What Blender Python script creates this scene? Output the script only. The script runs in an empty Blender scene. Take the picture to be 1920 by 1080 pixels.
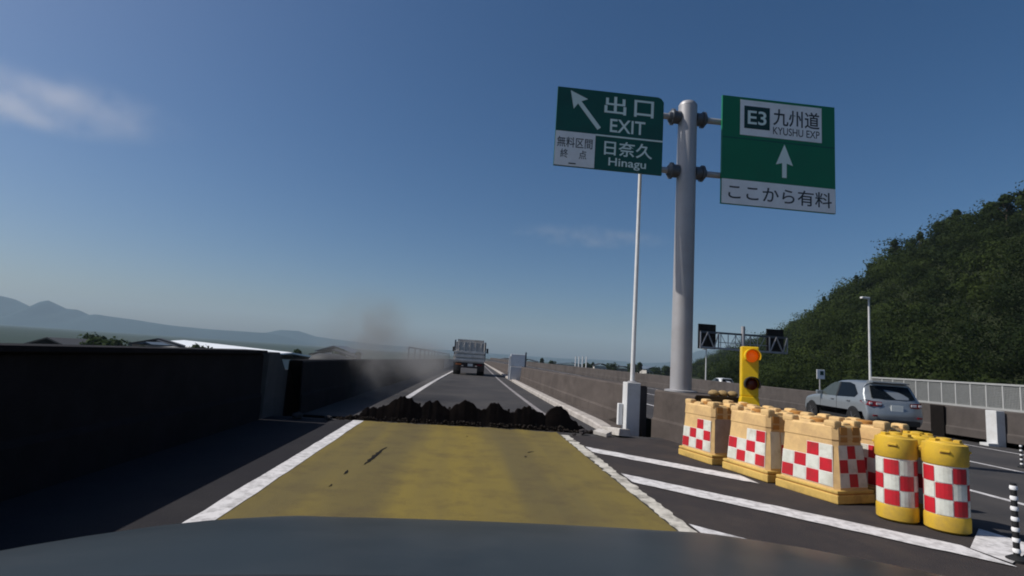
import bpy, bmesh, math, random
import numpy as np
from mathutils import Vector, Matrix
R_ = math.radians
random.seed(7)
rng = np.random.default_rng(11)
scene = bpy.context.scene
COL = scene.collection

# ------------------------------------------------------------------ camera
F, VPX, VPY, SL, H = 1000.0, 866.0, 665.0, 0.068, 1.30
fw = Vector((VPX - 960, VPY - 540, F)).normalized()
p2 = Vector((VPX + 500 - 960, VPY + SL * 500 - 540, F)).normalized()
up = fw.cross(p2).normalized()
if up.y > 0: up = -up
rt = fw.cross(up).normalized()
if rt.x < 0: rt = -rt
rows = (rt, fw, up)                       # world X, Y, Z axes in lens coordinates (x right, y down, z ahead)
cm = Matrix(((rows[0].x, -rows[0].y, -rows[0].z, 0), (rows[1].x, -rows[1].y, -rows[1].z, 0), (rows[2].x, -rows[2].y, -rows[2].z, H), (0, 0, 0, 1)))
cam = bpy.data.cameras.new('dash_camera')
cam.sensor_width = 36.0; cam.lens = 36.0 * F / 1920.0
cam.clip_start = 0.05; cam.clip_end = 30000
camo = bpy.data.objects.new('dash_camera', cam); COL.objects.link(camo)
camo.matrix_world = cm
scene.camera = camo

# ------------------------------------------------------------------ world, sun, exposure
SUN_AZ, SUN_EL = R_(87), R_(46)           # azimuth: degrees left of the road direction
world = bpy.data.worlds.new('World'); scene.world = world; world.use_nodes = True
wn = world.node_tree; wn.nodes.clear()
wo = wn.nodes.new('ShaderNodeOutputWorld'); bg = wn.nodes.new('ShaderNodeBackground'); sk = wn.nodes.new('ShaderNodeTexSky')
sk.sky_type = 'NISHITA'; sk.sun_disc = False
sk.sun_elevation = SUN_EL; sk.sun_rotation = -SUN_AZ
sk.air_density = 0.90; sk.dust_density = 2.0; sk.ozone_density = 4.0; sk.altitude = 0
bg.inputs['Strength'].default_value = 0.076
hs = wn.nodes.new('ShaderNodeHueSaturation'); hs.inputs['Saturation'].default_value = 1.27
wn.links.new(sk.outputs[0], hs.inputs['Color']); wn.links.new(hs.outputs[0], bg.inputs['Color']); wn.links.new(bg.outputs[0], wo.inputs['Surface'])
sun = bpy.data.lights.new('sun', 'SUN'); sun.energy = 4.4; sun.angle = R_(0.53); sun.color = (1.0, 0.95, 0.87)
suno = bpy.data.objects.new('sun', sun); COL.objects.link(suno)
tosun = Vector((-math.sin(SUN_AZ) * math.cos(SUN_EL), math.cos(SUN_AZ) * math.cos(SUN_EL), math.sin(SUN_EL)))
suno.rotation_euler = tosun.to_track_quat('Z', 'Y').to_euler(); suno.location = (0, 0, 60)
vs = scene.view_settings
vs.view_transform = 'Standard'; vs.look = 'None'; vs.exposure = 0.0; vs.gamma = 1.0; vs.use_curve_mapping = False
cy = scene.cycles
cy.use_denoising = True; cy.max_bounces = 6; cy.volume_bounces = 1; cy.volume_step_rate = 2.0; cy.volume_max_steps = 128
cy.filter_width = 1.9; cy.transparent_max_bounces = 16; cy.sample_clamp_indirect = 6

# ------------------------------------------------------------------ materials
MATS = {}
def mat(name, col, rough=0.75, metal=0.0, var=0.18, scale=6.0, bump=0.0, bscale=60.0, spec=0.35, stretch=(1, 1, 1), emit=None, estr=0.0, coat=0.0, dirt=None, dscale=1.2, damt=0.5):
    m = bpy.data.materials.new(name); MATS[name] = m; m.use_nodes = True
    nt = m.node_tree; N = nt.nodes; L = nt.links
    b = N['Principled BSDF']
    b.inputs['Roughness'].default_value = rough; b.inputs['Metallic'].default_value = metal
    b.inputs['Specular IOR Level'].default_value = spec
    if coat: b.inputs['Coat Weight'].default_value = coat; b.inputs['Coat Roughness'].default_value = 0.06
    tc = N.new('ShaderNodeTexCoord'); mp = N.new('ShaderNodeMapping'); mp.inputs['Scale'].default_value = stretch
    L.new(tc.outputs['Object'], mp.inputs['Vector'])
    n1 = N.new('ShaderNodeTexNoise'); n1.inputs['Scale'].default_value = scale; n1.inputs['Detail'].default_value = 6; n1.inputs['Roughness'].default_value = 0.65
    L.new(mp.outputs[0], n1.inputs['Vector'])
    mx = N.new('ShaderNodeMix'); mx.data_type = 'RGBA'
    lo = [max(0, c * (1 - var * 1.6)) for c in col]; hi = [min(1, c * (1 + var * 1.6)) for c in col]
    mx.inputs['A'].default_value = (*lo, 1); mx.inputs['B'].default_value = (*hi, 1)
    L.new(n1.outputs['Fac'], mx.inputs['Factor'])
    out = mx.outputs['Result']
    if dirt:
        n2 = N.new('ShaderNodeTexNoise'); n2.inputs['Scale'].default_value = dscale; n2.inputs['Detail'].default_value = 8; n2.inputs['Roughness'].default_value = 0.7
        L.new(tc.outputs['Object'], n2.inputs['Vector'])
        rp = N.new('ShaderNodeValToRGB'); rp.color_ramp.elements[0].position = 0.45; rp.color_ramp.elements[1].position = 0.68
        rp.color_ramp.elements[1].color = (damt, damt, damt, 1)
        L.new(n2.outputs['Fac'], rp.inputs['Fac'])
        m2 = N.new('ShaderNodeMix'); m2.data_type = 'RGBA'; m2.inputs['B'].default_value = (*dirt, 1)
        L.new(rp.outputs['Color'], m2.inputs['Factor']); L.new(out, m2.inputs['A']); out = m2.outputs['Result']
    L.new(out, b.inputs['Base Color'])
    if bump:
        n3 = N.new('ShaderNodeTexNoise'); n3.inputs['Scale'].default_value = bscale; n3.inputs['Detail'].default_value = 4
        L.new(tc.outputs['Object'], n3.inputs['Vector'])
        bp = N.new('ShaderNodeBump'); bp.inputs['Strength'].default_value = bump; bp.inputs['Distance'].default_value = 0.02
        L.new(n3.outputs['Fac'], bp.inputs['Height']); L.new(bp.outputs[0], b.inputs['Normal'])
    if emit:
        b.inputs['Emission Color'].default_value = (*emit, 1); b.inputs['Emission Strength'].default_value = estr
    return m

asphalt = mat('asphalt', (0.040, 0.039, 0.042), 0.9, var=0.22, scale=90, bump=0.5, bscale=140, spec=0.2, dirt=(0.075, 0.068, 0.064), dscale=0.9, damt=0.8)
shoulder_m = mat('shade_dark_shoulder', (0.026, 0.025, 0.029), 0.95, var=0.25, scale=60, bump=0.4, bscale=120, spec=0.1, dirt=(0.036, 0.034, 0.036), dscale=0.8, damt=0.8)  # darker asphalt, with the parapet's shade put into the colour too
asphalt_far = mat('asphalt_worn', (0.047, 0.045, 0.047), 0.9, var=0.2, scale=60, bump=0.4, bscale=120, spec=0.2, dirt=(0.080, 0.073, 0.07), dscale=0.5, damt=0.8)
gore_dirt = mat('gore_asphalt', (0.042, 0.037, 0.038), 0.92, var=0.25, scale=70, bump=0.5, bscale=120, spec=0.15, dirt=(0.075, 0.06, 0.052), dscale=1.6, damt=0.6)
white_paint = mat('white_road_paint', (0.66, 0.64, 0.64), 0.7, var=0.1, scale=30, dirt=(0.20, 0.19, 0.185), dscale=9.0, damt=0.75)
line_grey = mat('dull_line_paint', (0.27, 0.25, 0.25), 0.8, var=0.2, scale=20, dirt=(0.12, 0.11, 0.11), dscale=3.0, damt=0.8)
fence_m = mat('fence_steel', (0.36, 0.365, 0.36), 0.6, metal=0.2, var=0.1)
wire_m = mat('fence_wire', (0.30, 0.305, 0.30), 0.6, metal=0.2, var=0.1)
worn_paint = mat('worn_road_paint', (0.55, 0.52, 0.46), 0.8, var=0.2, scale=40, dirt=(0.05, 0.042, 0.03), dscale=3.5, damt=1.0)
conc_brown = mat('stained_concrete', (0.092, 0.077, 0.070), 0.92, var=0.25, scale=3, bump=0.3, spec=0.15, stretch=(1, 0.25, 1.0), dirt=(0.055, 0.046, 0.042), dscale=1.1, damt=0.8)
conc_dark = mat('shade_dark_concrete', (0.018, 0.017, 0.020), 0.95, var=0.25, scale=3, bump=0.3, spec=0.1, dirt=(0.010, 0.010, 0.012), dscale=0.9, damt=0.8)  # near black: the shade on the parapet is put into the concrete colour
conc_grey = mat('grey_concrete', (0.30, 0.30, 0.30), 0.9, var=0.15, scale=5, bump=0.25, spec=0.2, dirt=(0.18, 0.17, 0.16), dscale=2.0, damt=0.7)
conc_mid = mat('weathered_dark_concrete', (0.075, 0.08, 0.085), 0.9, var=0.2, scale=4, bump=0.25, spec=0.15)
conc_pale = mat('pale_concrete', (0.58, 0.59, 0.60), 0.85, var=0.08, scale=5, bump=0.15, spec=0.25, dirt=(0.42, 0.41, 0.39), dscale=2.4, damt=0.7)
kerb_pale = mat('pale_kerb_stone', (0.52, 0.49, 0.46), 0.9, var=0.15, scale=8, bump=0.3, dirt=(0.3, 0.27, 0.24), dscale=5, damt=0.8)
kerb_m = mat('kerb_concrete', (0.42, 0.385, 0.36), 0.9, var=0.2, scale=6, bump=0.3, dirt=(0.2, 0.18, 0.16), dscale=2, damt=0.7)
wall_brown = mat('dull_brown_wall', (0.088, 0.077, 0.073), 0.95, var=0.22, scale=2, bump=0.2, spec=0.1, dirt=(0.05, 0.045, 0.043), dscale=0.6, damt=0.8)
galv = mat('galvanised_steel', (0.38, 0.375, 0.39), 0.5, metal=0.25, var=0.08, scale=4, dirt=(0.29, 0.27, 0.265), dscale=2, damt=0.6)
galv_dark = mat('dark_steel', (0.10, 0.11, 0.125), 0.5, metal=0.4, var=0.2, scale=8)
white_metal = mat('white_metal', (0.70, 0.71, 0.72), 0.45, var=0.06, scale=5, dirt=(0.5, 0.48, 0.46), dscale=3, damt=0.5)
black_steel = mat('black_steel', (0.0085, 0.007, 0.0065), 0.85, var=0.5, scale=9, bump=0.25, bscale=40, spec=0.1, dirt=(0.016, 0.013, 0.012), dscale=6, damt=0.7)
torn_m = mat('torn_brown_black', (0.015, 0.0115, 0.0105), 0.95, var=0.5, scale=10, bump=0.15, bscale=25, spec=0.05, dirt=(0.026, 0.019, 0.016), dscale=4, damt=0.9)
grit_m = mat('dark_brown_rubble', (0.020, 0.016, 0.014), 0.95, var=0.4, scale=12, spec=0.1)
void_m = mat('dark_cavity', (0.012, 0.011, 0.011), 0.95, var=0.3, scale=6, spec=0.1)
sign_green = mat('sign_green', (0.007, 0.165, 0.075), 0.45, var=0.06, scale=2, dirt=(0.012, 0.14, 0.07), dscale=1.5, damt=0.5)
sign_teal = mat('sign_teal_green', (0.009, 0.092, 0.068), 0.45, var=0.06, scale=2, dirt=(0.014, 0.06, 0.05), dscale=1.5, damt=0.5)  # deeper, bluer green than the right-hand sign
sign_dark = mat('sign_dark_green', (0.005, 0.035, 0.03), 0.45, var=0.05)
sign_white = mat('sign_white', (0.84, 0.84, 0.85), 0.45, var=0.04, scale=3, dirt=(0.70, 0.69, 0.68), dscale=2.5, damt=0.6)
sign_letter = mat('sign_letter_white', (0.72, 0.82, 0.77), 0.45, var=0.03)
sign_ink = mat('sign_ink', (0.035, 0.038, 0.042), 0.5, var=0.05)
tan_pl = mat('sun_bleached_plastic', (0.67, 0.45, 0.20), 0.6, var=0.10, scale=5, bump=0.06, bscale=12, spec=0.3, dirt=(0.44, 0.28, 0.14), dscale=3, damt=0.85)
tan_dk = mat('orange_brown_plastic', (0.42, 0.20, 0.05), 0.6, var=0.12, scale=6, spec=0.3, dirt=(0.26, 0.13, 0.045), dscale=5, damt=0.7)
tan_base = mat('yellow_base_plastic', (0.60, 0.40, 0.11), 0.65, var=0.12, scale=6, bump=0.06, bscale=12, dirt=(0.30, 0.20, 0.07), dscale=4, damt=0.8)
drum_y = mat('yellow_drum_plastic', (0.62, 0.395, 0.035), 0.55, var=0.12, scale=5, spec=0.3, dirt=(0.40, 0.26, 0.06), dscale=3.5, damt=0.85)
chk_red = mat('reflective_red', (0.50, 0.014, 0.026), 0.5, var=0.12, scale=8, dirt=(0.26, 0.03, 0.03), dscale=5, damt=0.8)
chk_white = mat('reflective_white', (0.64, 0.65, 0.59), 0.5, var=0.08, scale=8, dirt=(0.40, 0.38, 0.31), dscale=5, damt=0.8)
chk_edge = mat('tape_border', (0.74, 0.70, 0.66), 0.6, var=0.05)
peel = mat('peeled_panel', (0.34, 0.27, 0.24), 0.8, var=0.15, scale=5, dirt=(0.22, 0.15, 0.12), dscale=4, damt=0.7)
flash_y = mat('yellow_signal_paint', (0.76, 0.50, 0.012), 0.4, var=0.05, scale=5, dirt=(0.6, 0.36, 0.02), dscale=4, damt=0.5)
lamp_on = mat('amber_lens_lit', (0.8, 0.18, 0.01), 0.3, var=0.1, emit=(1.0, 0.13, 0.006), estr=0.28)
lamp_off = mat('amber_lens', (0.10, 0.015, 0.008), 0.25, var=0.15)
black_pl = mat('black_plastic', (0.016, 0.016, 0.017), 0.6, var=0.15)
rubber = mat('tyre_rubber', (0.014, 0.014, 0.015), 0.85, var=0.2, scale=20)
glass_dk = mat('tinted_glass', (0.006, 0.008, 0.010), 0.10, var=0.05, spec=0.18)
glass_cl = mat('side_glass', (0.055, 0.065, 0.06), 0.06, var=0.05, spec=0.5)
silver = mat('silver_car_paint', (0.28, 0.305, 0.325), 0.34, metal=0.45, var=0.03, coat=0.6)
paint_w = mat('white_car_paint', (0.74, 0.75, 0.76), 0.3, var=0.03, coat=0.5)
hood_m = mat('grey_bonnet_paint', (0.020, 0.024, 0.027), 0.33, metal=0.0, var=0.25, scale=2.2, spec=0.13, dirt=(0.04, 0.042, 0.043), dscale=3.0, damt=0.6)
alloy = mat('wheel_alloy', (0.35, 0.35, 0.36), 0.35, metal=0.8, var=0.1)
tail_red = mat('red_lens', (0.16, 0.008, 0.014), 0.15, var=0.1)
tail_wh = mat('clear_lens', (0.62, 0.58, 0.60), 0.15, var=0.08)
orange_l = mat('orange_lens', (0.55, 0.13, 0.02), 0.3, var=0.1)
plate_w = mat('plate_white', (0.75, 0.78, 0.75), 0.5, var=0.03)
bed_grey = mat('dump_bed_grey', (0.50, 0.48, 0.45), 0.75, var=0.15, scale=3, dirt=(0.36, 0.32, 0.28), dscale=1.2, damt=0.8)
bed_white = mat('dump_bed_stripe', (0.80, 0.74, 0.66), 0.7, var=0.1, scale=3, dirt=(0.42, 0.36, 0.30), dscale=2, damt=0.7)
chassis_m = mat('truck_chassis', (0.045, 0.035, 0.032), 0.8, var=0.3, dirt=(0.10, 0.06, 0.045), dscale=2, damt=0.7)
bag_m = mat('sandbag_cloth', (0.30, 0.21, 0.10), 0.95, var=0.2, scale=12, bump=0.3)
roof_white = mat('white_metal_roof', (0.86, 0.87, 0.88), 0.35, metal=0.0, var=0.04, spec=0.6)
roof_dark = mat('dark_tile_roof', (0.035, 0.036, 0.04), 0.7, var=0.2, scale=3)
roof_blue = mat('slate_blue_roof', (0.10, 0.13, 0.17), 0.6, var=0.15, scale=3)
house_w = mat('pale_house_wall', (0.48, 0.46, 0.43), 0.85, var=0.1, scale=1)
house_b = mat('tan_house_wall', (0.27, 0.22, 0.18), 0.85, var=0.1, scale=1)
bark = mat('bark', (0.07, 0.05, 0.035), 0.95, var=0.3, scale=8)

def yellow_mat():
    m = mat('yellow_pavement_paint', (0.150, 0.117, 0.046), 0.85, var=0.2, scale=50, bump=0.35, bscale=110, spec=0.15)
    nt = m.node_tree; N = nt.nodes; L = nt.links; b = N['Principled BSDF']
    tc = N.new('ShaderNodeTexCoord'); mp = N.new('ShaderNodeMapping'); mp.inputs['Scale'].default_value = (1.5, 0.10, 1)
    L.new(tc.outputs['Object'], mp.inputs['Vector'])
    st = N.new('ShaderNodeTexNoise'); st.inputs['Scale'].default_value = 1.3; st.inputs['Detail'].default_value = 5
    L.new(mp.outputs[0], st.inputs['Vector'])
    rp = N.new('ShaderNodeValToRGB'); e = rp.color_ramp.elements
    e[0].position = 0.38; e[0].color = (0.132, 0.106, 0.044, 1); e[1].position = 0.66; e[1].color = (0.205, 0.156, 0.038, 1)
    L.new(st.outputs['Fac'], rp.inputs['Fac'])
    old = b.inputs['Base Color'].links[0].from_socket
    mx = N.new('ShaderNodeMix'); mx.data_type = 'RGBA'; mx.inputs['Factor'].default_value = 0.72
    L.new(old, mx.inputs['A']); L.new(rp.outputs['Color'], mx.inputs['B'])
    sxn = N.new('ShaderNodeSeparateXYZ'); L.new(tc.outputs['Object'], sxn.inputs[0])
    ab = N.new('ShaderNodeMath'); ab.operation = 'SUBTRACT'; ab.inputs[1].default_value = 0.02; L.new(sxn.outputs['X'], ab.inputs[0])
    ab2 = N.new('ShaderNodeMath'); ab2.operation = 'ABSOLUTE'; L.new(ab.outputs[0], ab2.inputs[0])
    mr = N.new('ShaderNodeMapRange'); mr.interpolation_type = 'SMOOTHSTEP'; mr.inputs['From Min'].default_value = 0.75; mr.inputs['From Max'].default_value = 0.05; mr.inputs['To Max'].default_value = 0.75
    L.new(ab2.outputs[0], mr.inputs['Value'])
    ml = N.new('ShaderNodeMath'); ml.operation = 'MULTIPLY'; L.new(mr.outputs[0], ml.inputs[0]); L.new(st.outputs['Fac'], ml.inputs[1])
    mc = N.new('ShaderNodeMix'); mc.data_type = 'RGBA'; mc.inputs['B'].default_value = (0.255, 0.186, 0.032, 1)
    L.new(ml.outputs[0], mc.inputs['Factor']); L.new(mx.outputs['Result'], mc.inputs['A']); mx = mc
    for xc in (-0.78, 0.86):
        t1 = N.new('ShaderNodeMath'); t1.operation = 'SUBTRACT'; t1.inputs[1].default_value = xc; L.new(sxn.outputs['X'], t1.inputs[0])
        t2 = N.new('ShaderNodeMath'); t2.operation = 'ABSOLUTE'; L.new(t1.outputs[0], t2.inputs[0])
        t3 = N.new('ShaderNodeMapRange'); t3.interpolation_type = 'SMOOTHSTEP'; t3.inputs['From Min'].default_value = 0.36; t3.inputs['From Max'].default_value = 0.08; t3.inputs['To Max'].default_value = 0.9
        L.new(t2.outputs[0], t3.inputs['Value'])
        t4 = N.new('ShaderNodeMath'); t4.operation = 'MULTIPLY'; L.new(t3.outputs[0], t4.inputs[0]); L.new(st.outputs['Fac'], t4.inputs[1])
        t5 = N.new('ShaderNodeMix'); t5.data_type = 'RGBA'; t5.inputs['B'].default_value = (0.098, 0.080, 0.042, 1)
        L.new(t4.outputs[0], t5.inputs['Factor']); L.new(mx.outputs['Result'], t5.inputs['A']); mx = t5
    # scuffed, dirty patches where the paint has gone thin
    sp = N.new('ShaderNodeTexNoise'); sp.inputs['Scale'].default_value = 2.2; sp.inputs['Detail'].default_value = 10; sp.inputs['Roughness'].default_value = 0.75
    L.new(tc.outputs['Object'], sp.inputs['Vector'])
    r2 = N.new('ShaderNodeValToRGB'); r2.color_ramp.elements[0].position = 0.47; r2.color_ramp.elements[1].position = 0.74; r2.color_ramp.elements[1].color = (0.7, 0.7, 0.7, 1)
    L.new(sp.outputs['Fac'], r2.inputs['Fac'])
    m3 = N.new('ShaderNodeMix'); m3.data_type = 'RGBA'; m3.inputs['B'].default_value = (0.078, 0.058, 0.034, 1)
    L.new(r2.outputs['Color'], m3.inputs['Factor']); L.new(mx.outputs['Result'], m3.inputs['A'])
    L.new(m3.outputs['Result'], b.inputs['Base Color'])
    return m
yellow_m = yellow_mat()

def leaf_mat(name, c0, c1):
    m = bpy.data.materials.new(name); m.use_nodes = True
    nt = m.node_tree; N = nt.nodes; L = nt.links; b = N['Principled BSDF']
    b.inputs['Roughness'].default_value = 0.7; b.inputs['Specular IOR Level'].default_value = 0.05
    at = N.new('ShaderNodeAttribute'); at.attribute_name = 'tint'
    mx = N.new('ShaderNodeMix'); mx.data_type = 'RGBA'
    mx.inputs['A'].default_value = (*c0, 1); mx.inputs['B'].default_value = (*c1, 1)
    L.new(at.outputs['Fac'], mx.inputs['Factor']); L.new(mx.outputs['Result'], b.inputs['Base Color'])
    tr_ = N.new('ShaderNodeBsdfTranslucent'); L.new(mx.outputs['Result'], tr_.inputs['Color'])
    ms = N.new('ShaderNodeMixShader'); ms.inputs[0].default_value = 0.42
    L.new(b.outputs[0], ms.inputs[1]); L.new(tr_.outputs[0], ms.inputs[2]); L.new(ms.outputs[0], N['Material Output'].inputs['Surface'])
    return m
leaf_m = leaf_mat('forest_leaves', (0.012, 0.021, 0.008), (0.060, 0.084, 0.022))
leaf_t = leaf_mat('tree_leaves', (0.012, 0.024, 0.010), (0.055, 0.080, 0.026))

def field_mat():
    m = mat('plain_fields', (0.042, 0.062, 0.056), 0.95, var=0.3, scale=0.01, spec=0.05, dirt=(0.075, 0.085, 0.08), dscale=0.004, damt=0.8)
    return m
field_m = field_mat()
ridge_m = mat('wooded_mountain', (0.016, 0.032, 0.034), 0.95, var=0.35, scale=0.006, spec=0.05)
soil_m = mat('hill_undergrowth', (0.022, 0.028, 0.013), 0.95, var=0.35, scale=0.25, spec=0.05)

# ------------------------------------------------------------------ mesh builder
class MB:
    def __init__(s): s.v = []; s.f = []; s.mi = []
    def add(s, v, f, mi=0):
        o = len(s.v); s.v += [tuple(p) for p in v]; s.f += [tuple(i + o for i in q) for q in f]; s.mi += [mi] * len(f); return s
    def box(s, c, d, rz=0.0, mi=0, rx=0.0, ry=0.0):
        M = Matrix.Translation(c) @ Matrix.Rotation(rz, 4, 'Z') @ Matrix.Rotation(ry, 4, 'Y') @ Matrix.Rotation(rx, 4, 'X')
        v = [M @ Vector((x * d[0] / 2, y * d[1] / 2, z * d[2] / 2)) for x in (-1, 1) for y in (-1, 1) for z in (-1, 1)]
        return s.add(v, [(0, 1, 3, 2), (4, 6, 7, 5), (0, 4, 5, 1), (2, 3, 7, 6), (0, 2, 6, 4), (1, 5, 7, 3)], mi)
    def bar(s, a, b, w, h=None, mi=0):
        a = Vector(a); b = Vector(b); h = h or w; d = b - a
        q = d.to_track_quat('Y', 'Z'); M = Matrix.Translation((a + b) / 2) @ q.to_matrix().to_4x4()
        L = d.length
        v = [M @ Vector((x * w / 2, y * L / 2, z * h / 2)) for x in (-1, 1) for y in (-1, 1) for z in (-1, 1)]
        return s.add(v, [(0, 1, 3, 2), (4, 6, 7, 5), (0, 4, 5, 1), (2, 3, 7, 6), (0, 2, 6, 4), (1, 5, 7, 3)], mi)
    def tube(s, a, b, r0, r1=None, n=16, mi=0, caps=True):
        a = Vector(a); b = Vector(b); r1 = r0 if r1 is None else r1
        q = (b - a).to_track_quat('Z', 'Y')
        v = []
        for p, r in ((a, r0), (b, r1)):
            for i in range(n):
                t = 2 * math.pi * i / n
                v.append(p + q @ Vector((r * math.cos(t), r * math.sin(t), 0)))
        f = [(i, (i + 1) % n, n + (i + 1) % n, n + i) for i in range(n)]
        if caps: f += [tuple(range(n))[::-1], tuple(range(n, 2 * n))]
        return s.add(v, f, mi)
    def lathe(s, prof, n=24, c=(0, 0, 0), mi=0, caps=True):
        v = []
        for r, z in prof:
            for i in range(n):
                t = 2 * math.pi * i / n
                v.append((c[0] + r * math.cos(t), c[1] + r * math.sin(t), c[2] + z))
        f = []
        for k in range(len(prof) - 1):
            for i in range(n):
                f.append((k * n + i, k * n + (i + 1) % n, (k + 1) * n + (i + 1) % n, (k + 1) * n + i))
        if caps: f += [tuple(range(n))[::-1], tuple(range((len(prof) - 1) * n, len(prof) * n))]
        return s.add(v, f, mi)
    def prism(s, poly, axis, lo, hi, mi=0):
        # poly: list of 2-D points in the plane normal to axis
        def P(p, t):
            if axis == 'X': return (t, p[0], p[1])
            if axis == 'Y': return (p[0], t, p[1])
            return (p[0], p[1], t)
        n = len(poly)
        v = [P(p, lo) for p in poly] + [P(p, hi) for p in poly]
        f = [(i, (i + 1) % n, n + (i + 1) % n, n + i) for i in range(n)] + [tuple(range(n))[::-1], tuple(range(n, 2 * n))]
        return s.add(v, f, mi)
    def build(s, name, m, parent=None, smooth=False, bevel=0.0, angle=35, fix=True):
        me = bpy.data.meshes.new(name); me.from_pydata(s.v, [], s.f)
        for x in (m if isinstance(m, (list, tuple)) else [m]): me.materials.append(x)
        if any(s.mi): me.polygons.foreach_set('material_index', s.mi)
        bm = bmesh.new(); bm.from_mesh(me)
        if fix: bmesh.ops.recalc_face_normals(bm, faces=bm.faces)
        if bevel:
            ed = [e for e in bm.edges if len(e.link_faces) == 2 and e.calc_face_angle(0) > 0.5]
            bmesh.ops.bevel(bm, geom=ed, offset=bevel, segments=2, affect='EDGES', profile=0.6)
        bm.to_mesh(me); bm.free()
        if smooth:
            me.polygons.foreach_set('use_smooth', [True] * len(me.polygons))
            try: me.set_sharp_from_angle(angle=R_(angle))
            except Exception: pass
        me.update()
        o = bpy.data.objects.new(name, me); COL.objects.link(o)
        if parent: o.parent = parent
        return o

def tag(o, label=None, cat=None, group=None, kind=None):
    if label: o['label'] = label
    if cat: o['category'] = cat
    if group: o['group'] = group
    if kind: o['kind'] = kind
    return o
def empty(name, loc=(0, 0, 0), rz=0.0, label=None, cat=None, group=None):
    o = bpy.data.objects.new(name, None); COL.objects.link(o); o.location = loc; o.rotation_euler = (0, 0, rz); o.empty_display_size = 0.2
    return tag(o, label, cat, group)
def copy_tree(o, parent=None):
    c = o.copy(); COL.objects.link(c); c.parent = parent
    for ch in list(o.children): copy_tree(ch, c)
    return c
def sheet(name, pts, z, m, parent=None):
    me = bpy.data.meshes.new(name)
    v = [(p[0], p[1], z if len(p) < 3 else p[2]) for p in pts]
    me.from_pydata(v, [], [tuple(range(len(v)))]); me.materials.append(m); me.update()
    if me.polygons[0].normal.z < 0: me.flip_normals()
    o = bpy.data.objects.new(name, me); COL.objects.link(o)
    if parent: o.parent = parent
    return o
def struct(o): o['kind'] = 'structure'; return o
def grid_mesh(name, P, m, parent=None, smooth=True):
    a, b = P.shape[:2]
    v = P.reshape(-1, 3).tolist()
    f = [(i * b + j, i * b + j + 1, (i + 1) * b + j + 1, (i + 1) * b + j) for i in range(a - 1) for j in range(b - 1)]
    mb = MB(); mb.v = v; mb.f = f; mb.mi = [0] * len(f)
    return mb.build(name, m, parent, smooth=smooth, angle=180)

# ------------------------------------------------------------------ alignment of the roads
def sx(Y):                                  # sideways shift of the far ramp deck: broken off to the right, then a gentle right bend
    t = max(0.0, (Y - 10) / 34.0)
    return 0.22 + 0.65 * t ** 1.5 if t < 1 else 0.87 + 0.029 * (Y - 44)
def rz_(Y): return -0.03 - 0.006 * max(0.0, Y - 10)
CF = 0.035
def mz(X): return -CF * (X - 4.4)           # main carriageway falls away to the right
WX = 17.4

# ------------------------------------------------------------------ setting: ground, roads
gp = MB(); gp.box((0, 2600, -7.25), (12400, 6800, 0.5))
struct(gp.build('ground', field_m))

def strip(name, xs, ys, zf, m, parent=None):
    P = np.array([[(x, y, zf(x, y)) for x in xs(y)] for y in ys])
    return grid_mesh(name, P, m, parent)

# near ramp deck with a ragged broken edge
edge_x = np.linspace(-3.30, 5.0, 42)
edge_y = 10.06 + np.cumsum(rng.normal(0, 0.02, 42)); edge_y = edge_y - np.linspace(0, edge_y[-1] - 10.06, 42) + rng.normal(0, 0.018, 42)
nv = [(-3.30, -7.0), (5.0, -7.0)] + [(x, y) for x, y in zip(edge_x[::-1], edge_y[::-1])]
mb = MB(); mb.prism([(p[0], p[1]) for p in nv], 'Z', -0.9, 0.0)
near = struct(mb.build('road', asphalt))
mb = MB(); mb.prism([(-1.66, -6.5), (1.84, -6.5)] + [(x, y) for x, y in zip(np.linspace(1.84, -1.66, 30), 9.93 + np.interp(np.linspace(1.84, -1.66, 30), edge_x, edge_y) - 10.06 + rng.normal(0, 0.03, 30))], 'Z', 0.0005, 0.006)
yel = mb.build('yellow_pavement', yellow_m, near)
# far ramp deck
ys = np.concatenate([np.linspace(10.75, 60, 60), np.linspace(64, 420, 60)])
far = struct(strip('far_road', lambda y: [-3.35 + sx(y), 0 + sx(y), 3.2 + sx(y)], ys, lambda x, y: rz_(y), asphalt_far))
mb = MB(); mb.box((0.2, 11.0, -0.56), (6.9, 0.5, 1.0)); mb.build('deck_end', void_m, far)
# cavity between the decks
cav = MB(); cav.box((0.3, 10.42, -1.15), (8.2, 1.4, 0.4)); struct(cav.build('joint_cavity', void_m))
# main carriageway
ys2 = np.concatenate([np.linspace(-8, 60, 40), np.linspace(66, 420, 40)])
main = struct(strip('main_road', lambda y: list(np.linspace(4.97 + (sx(y) - 0.22 if y > 10 else 0), WX + 0.1, 6)), ys2, lambda x, y: mz(x) if y < 60 else mz(x) - 0.006 * 0 , asphalt_far))
mb = MB(); mb.box((29, 150, -1.2), (22, 330, 0.6)); struct(mb.build('opposite_road', asphalt_far))

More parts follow.
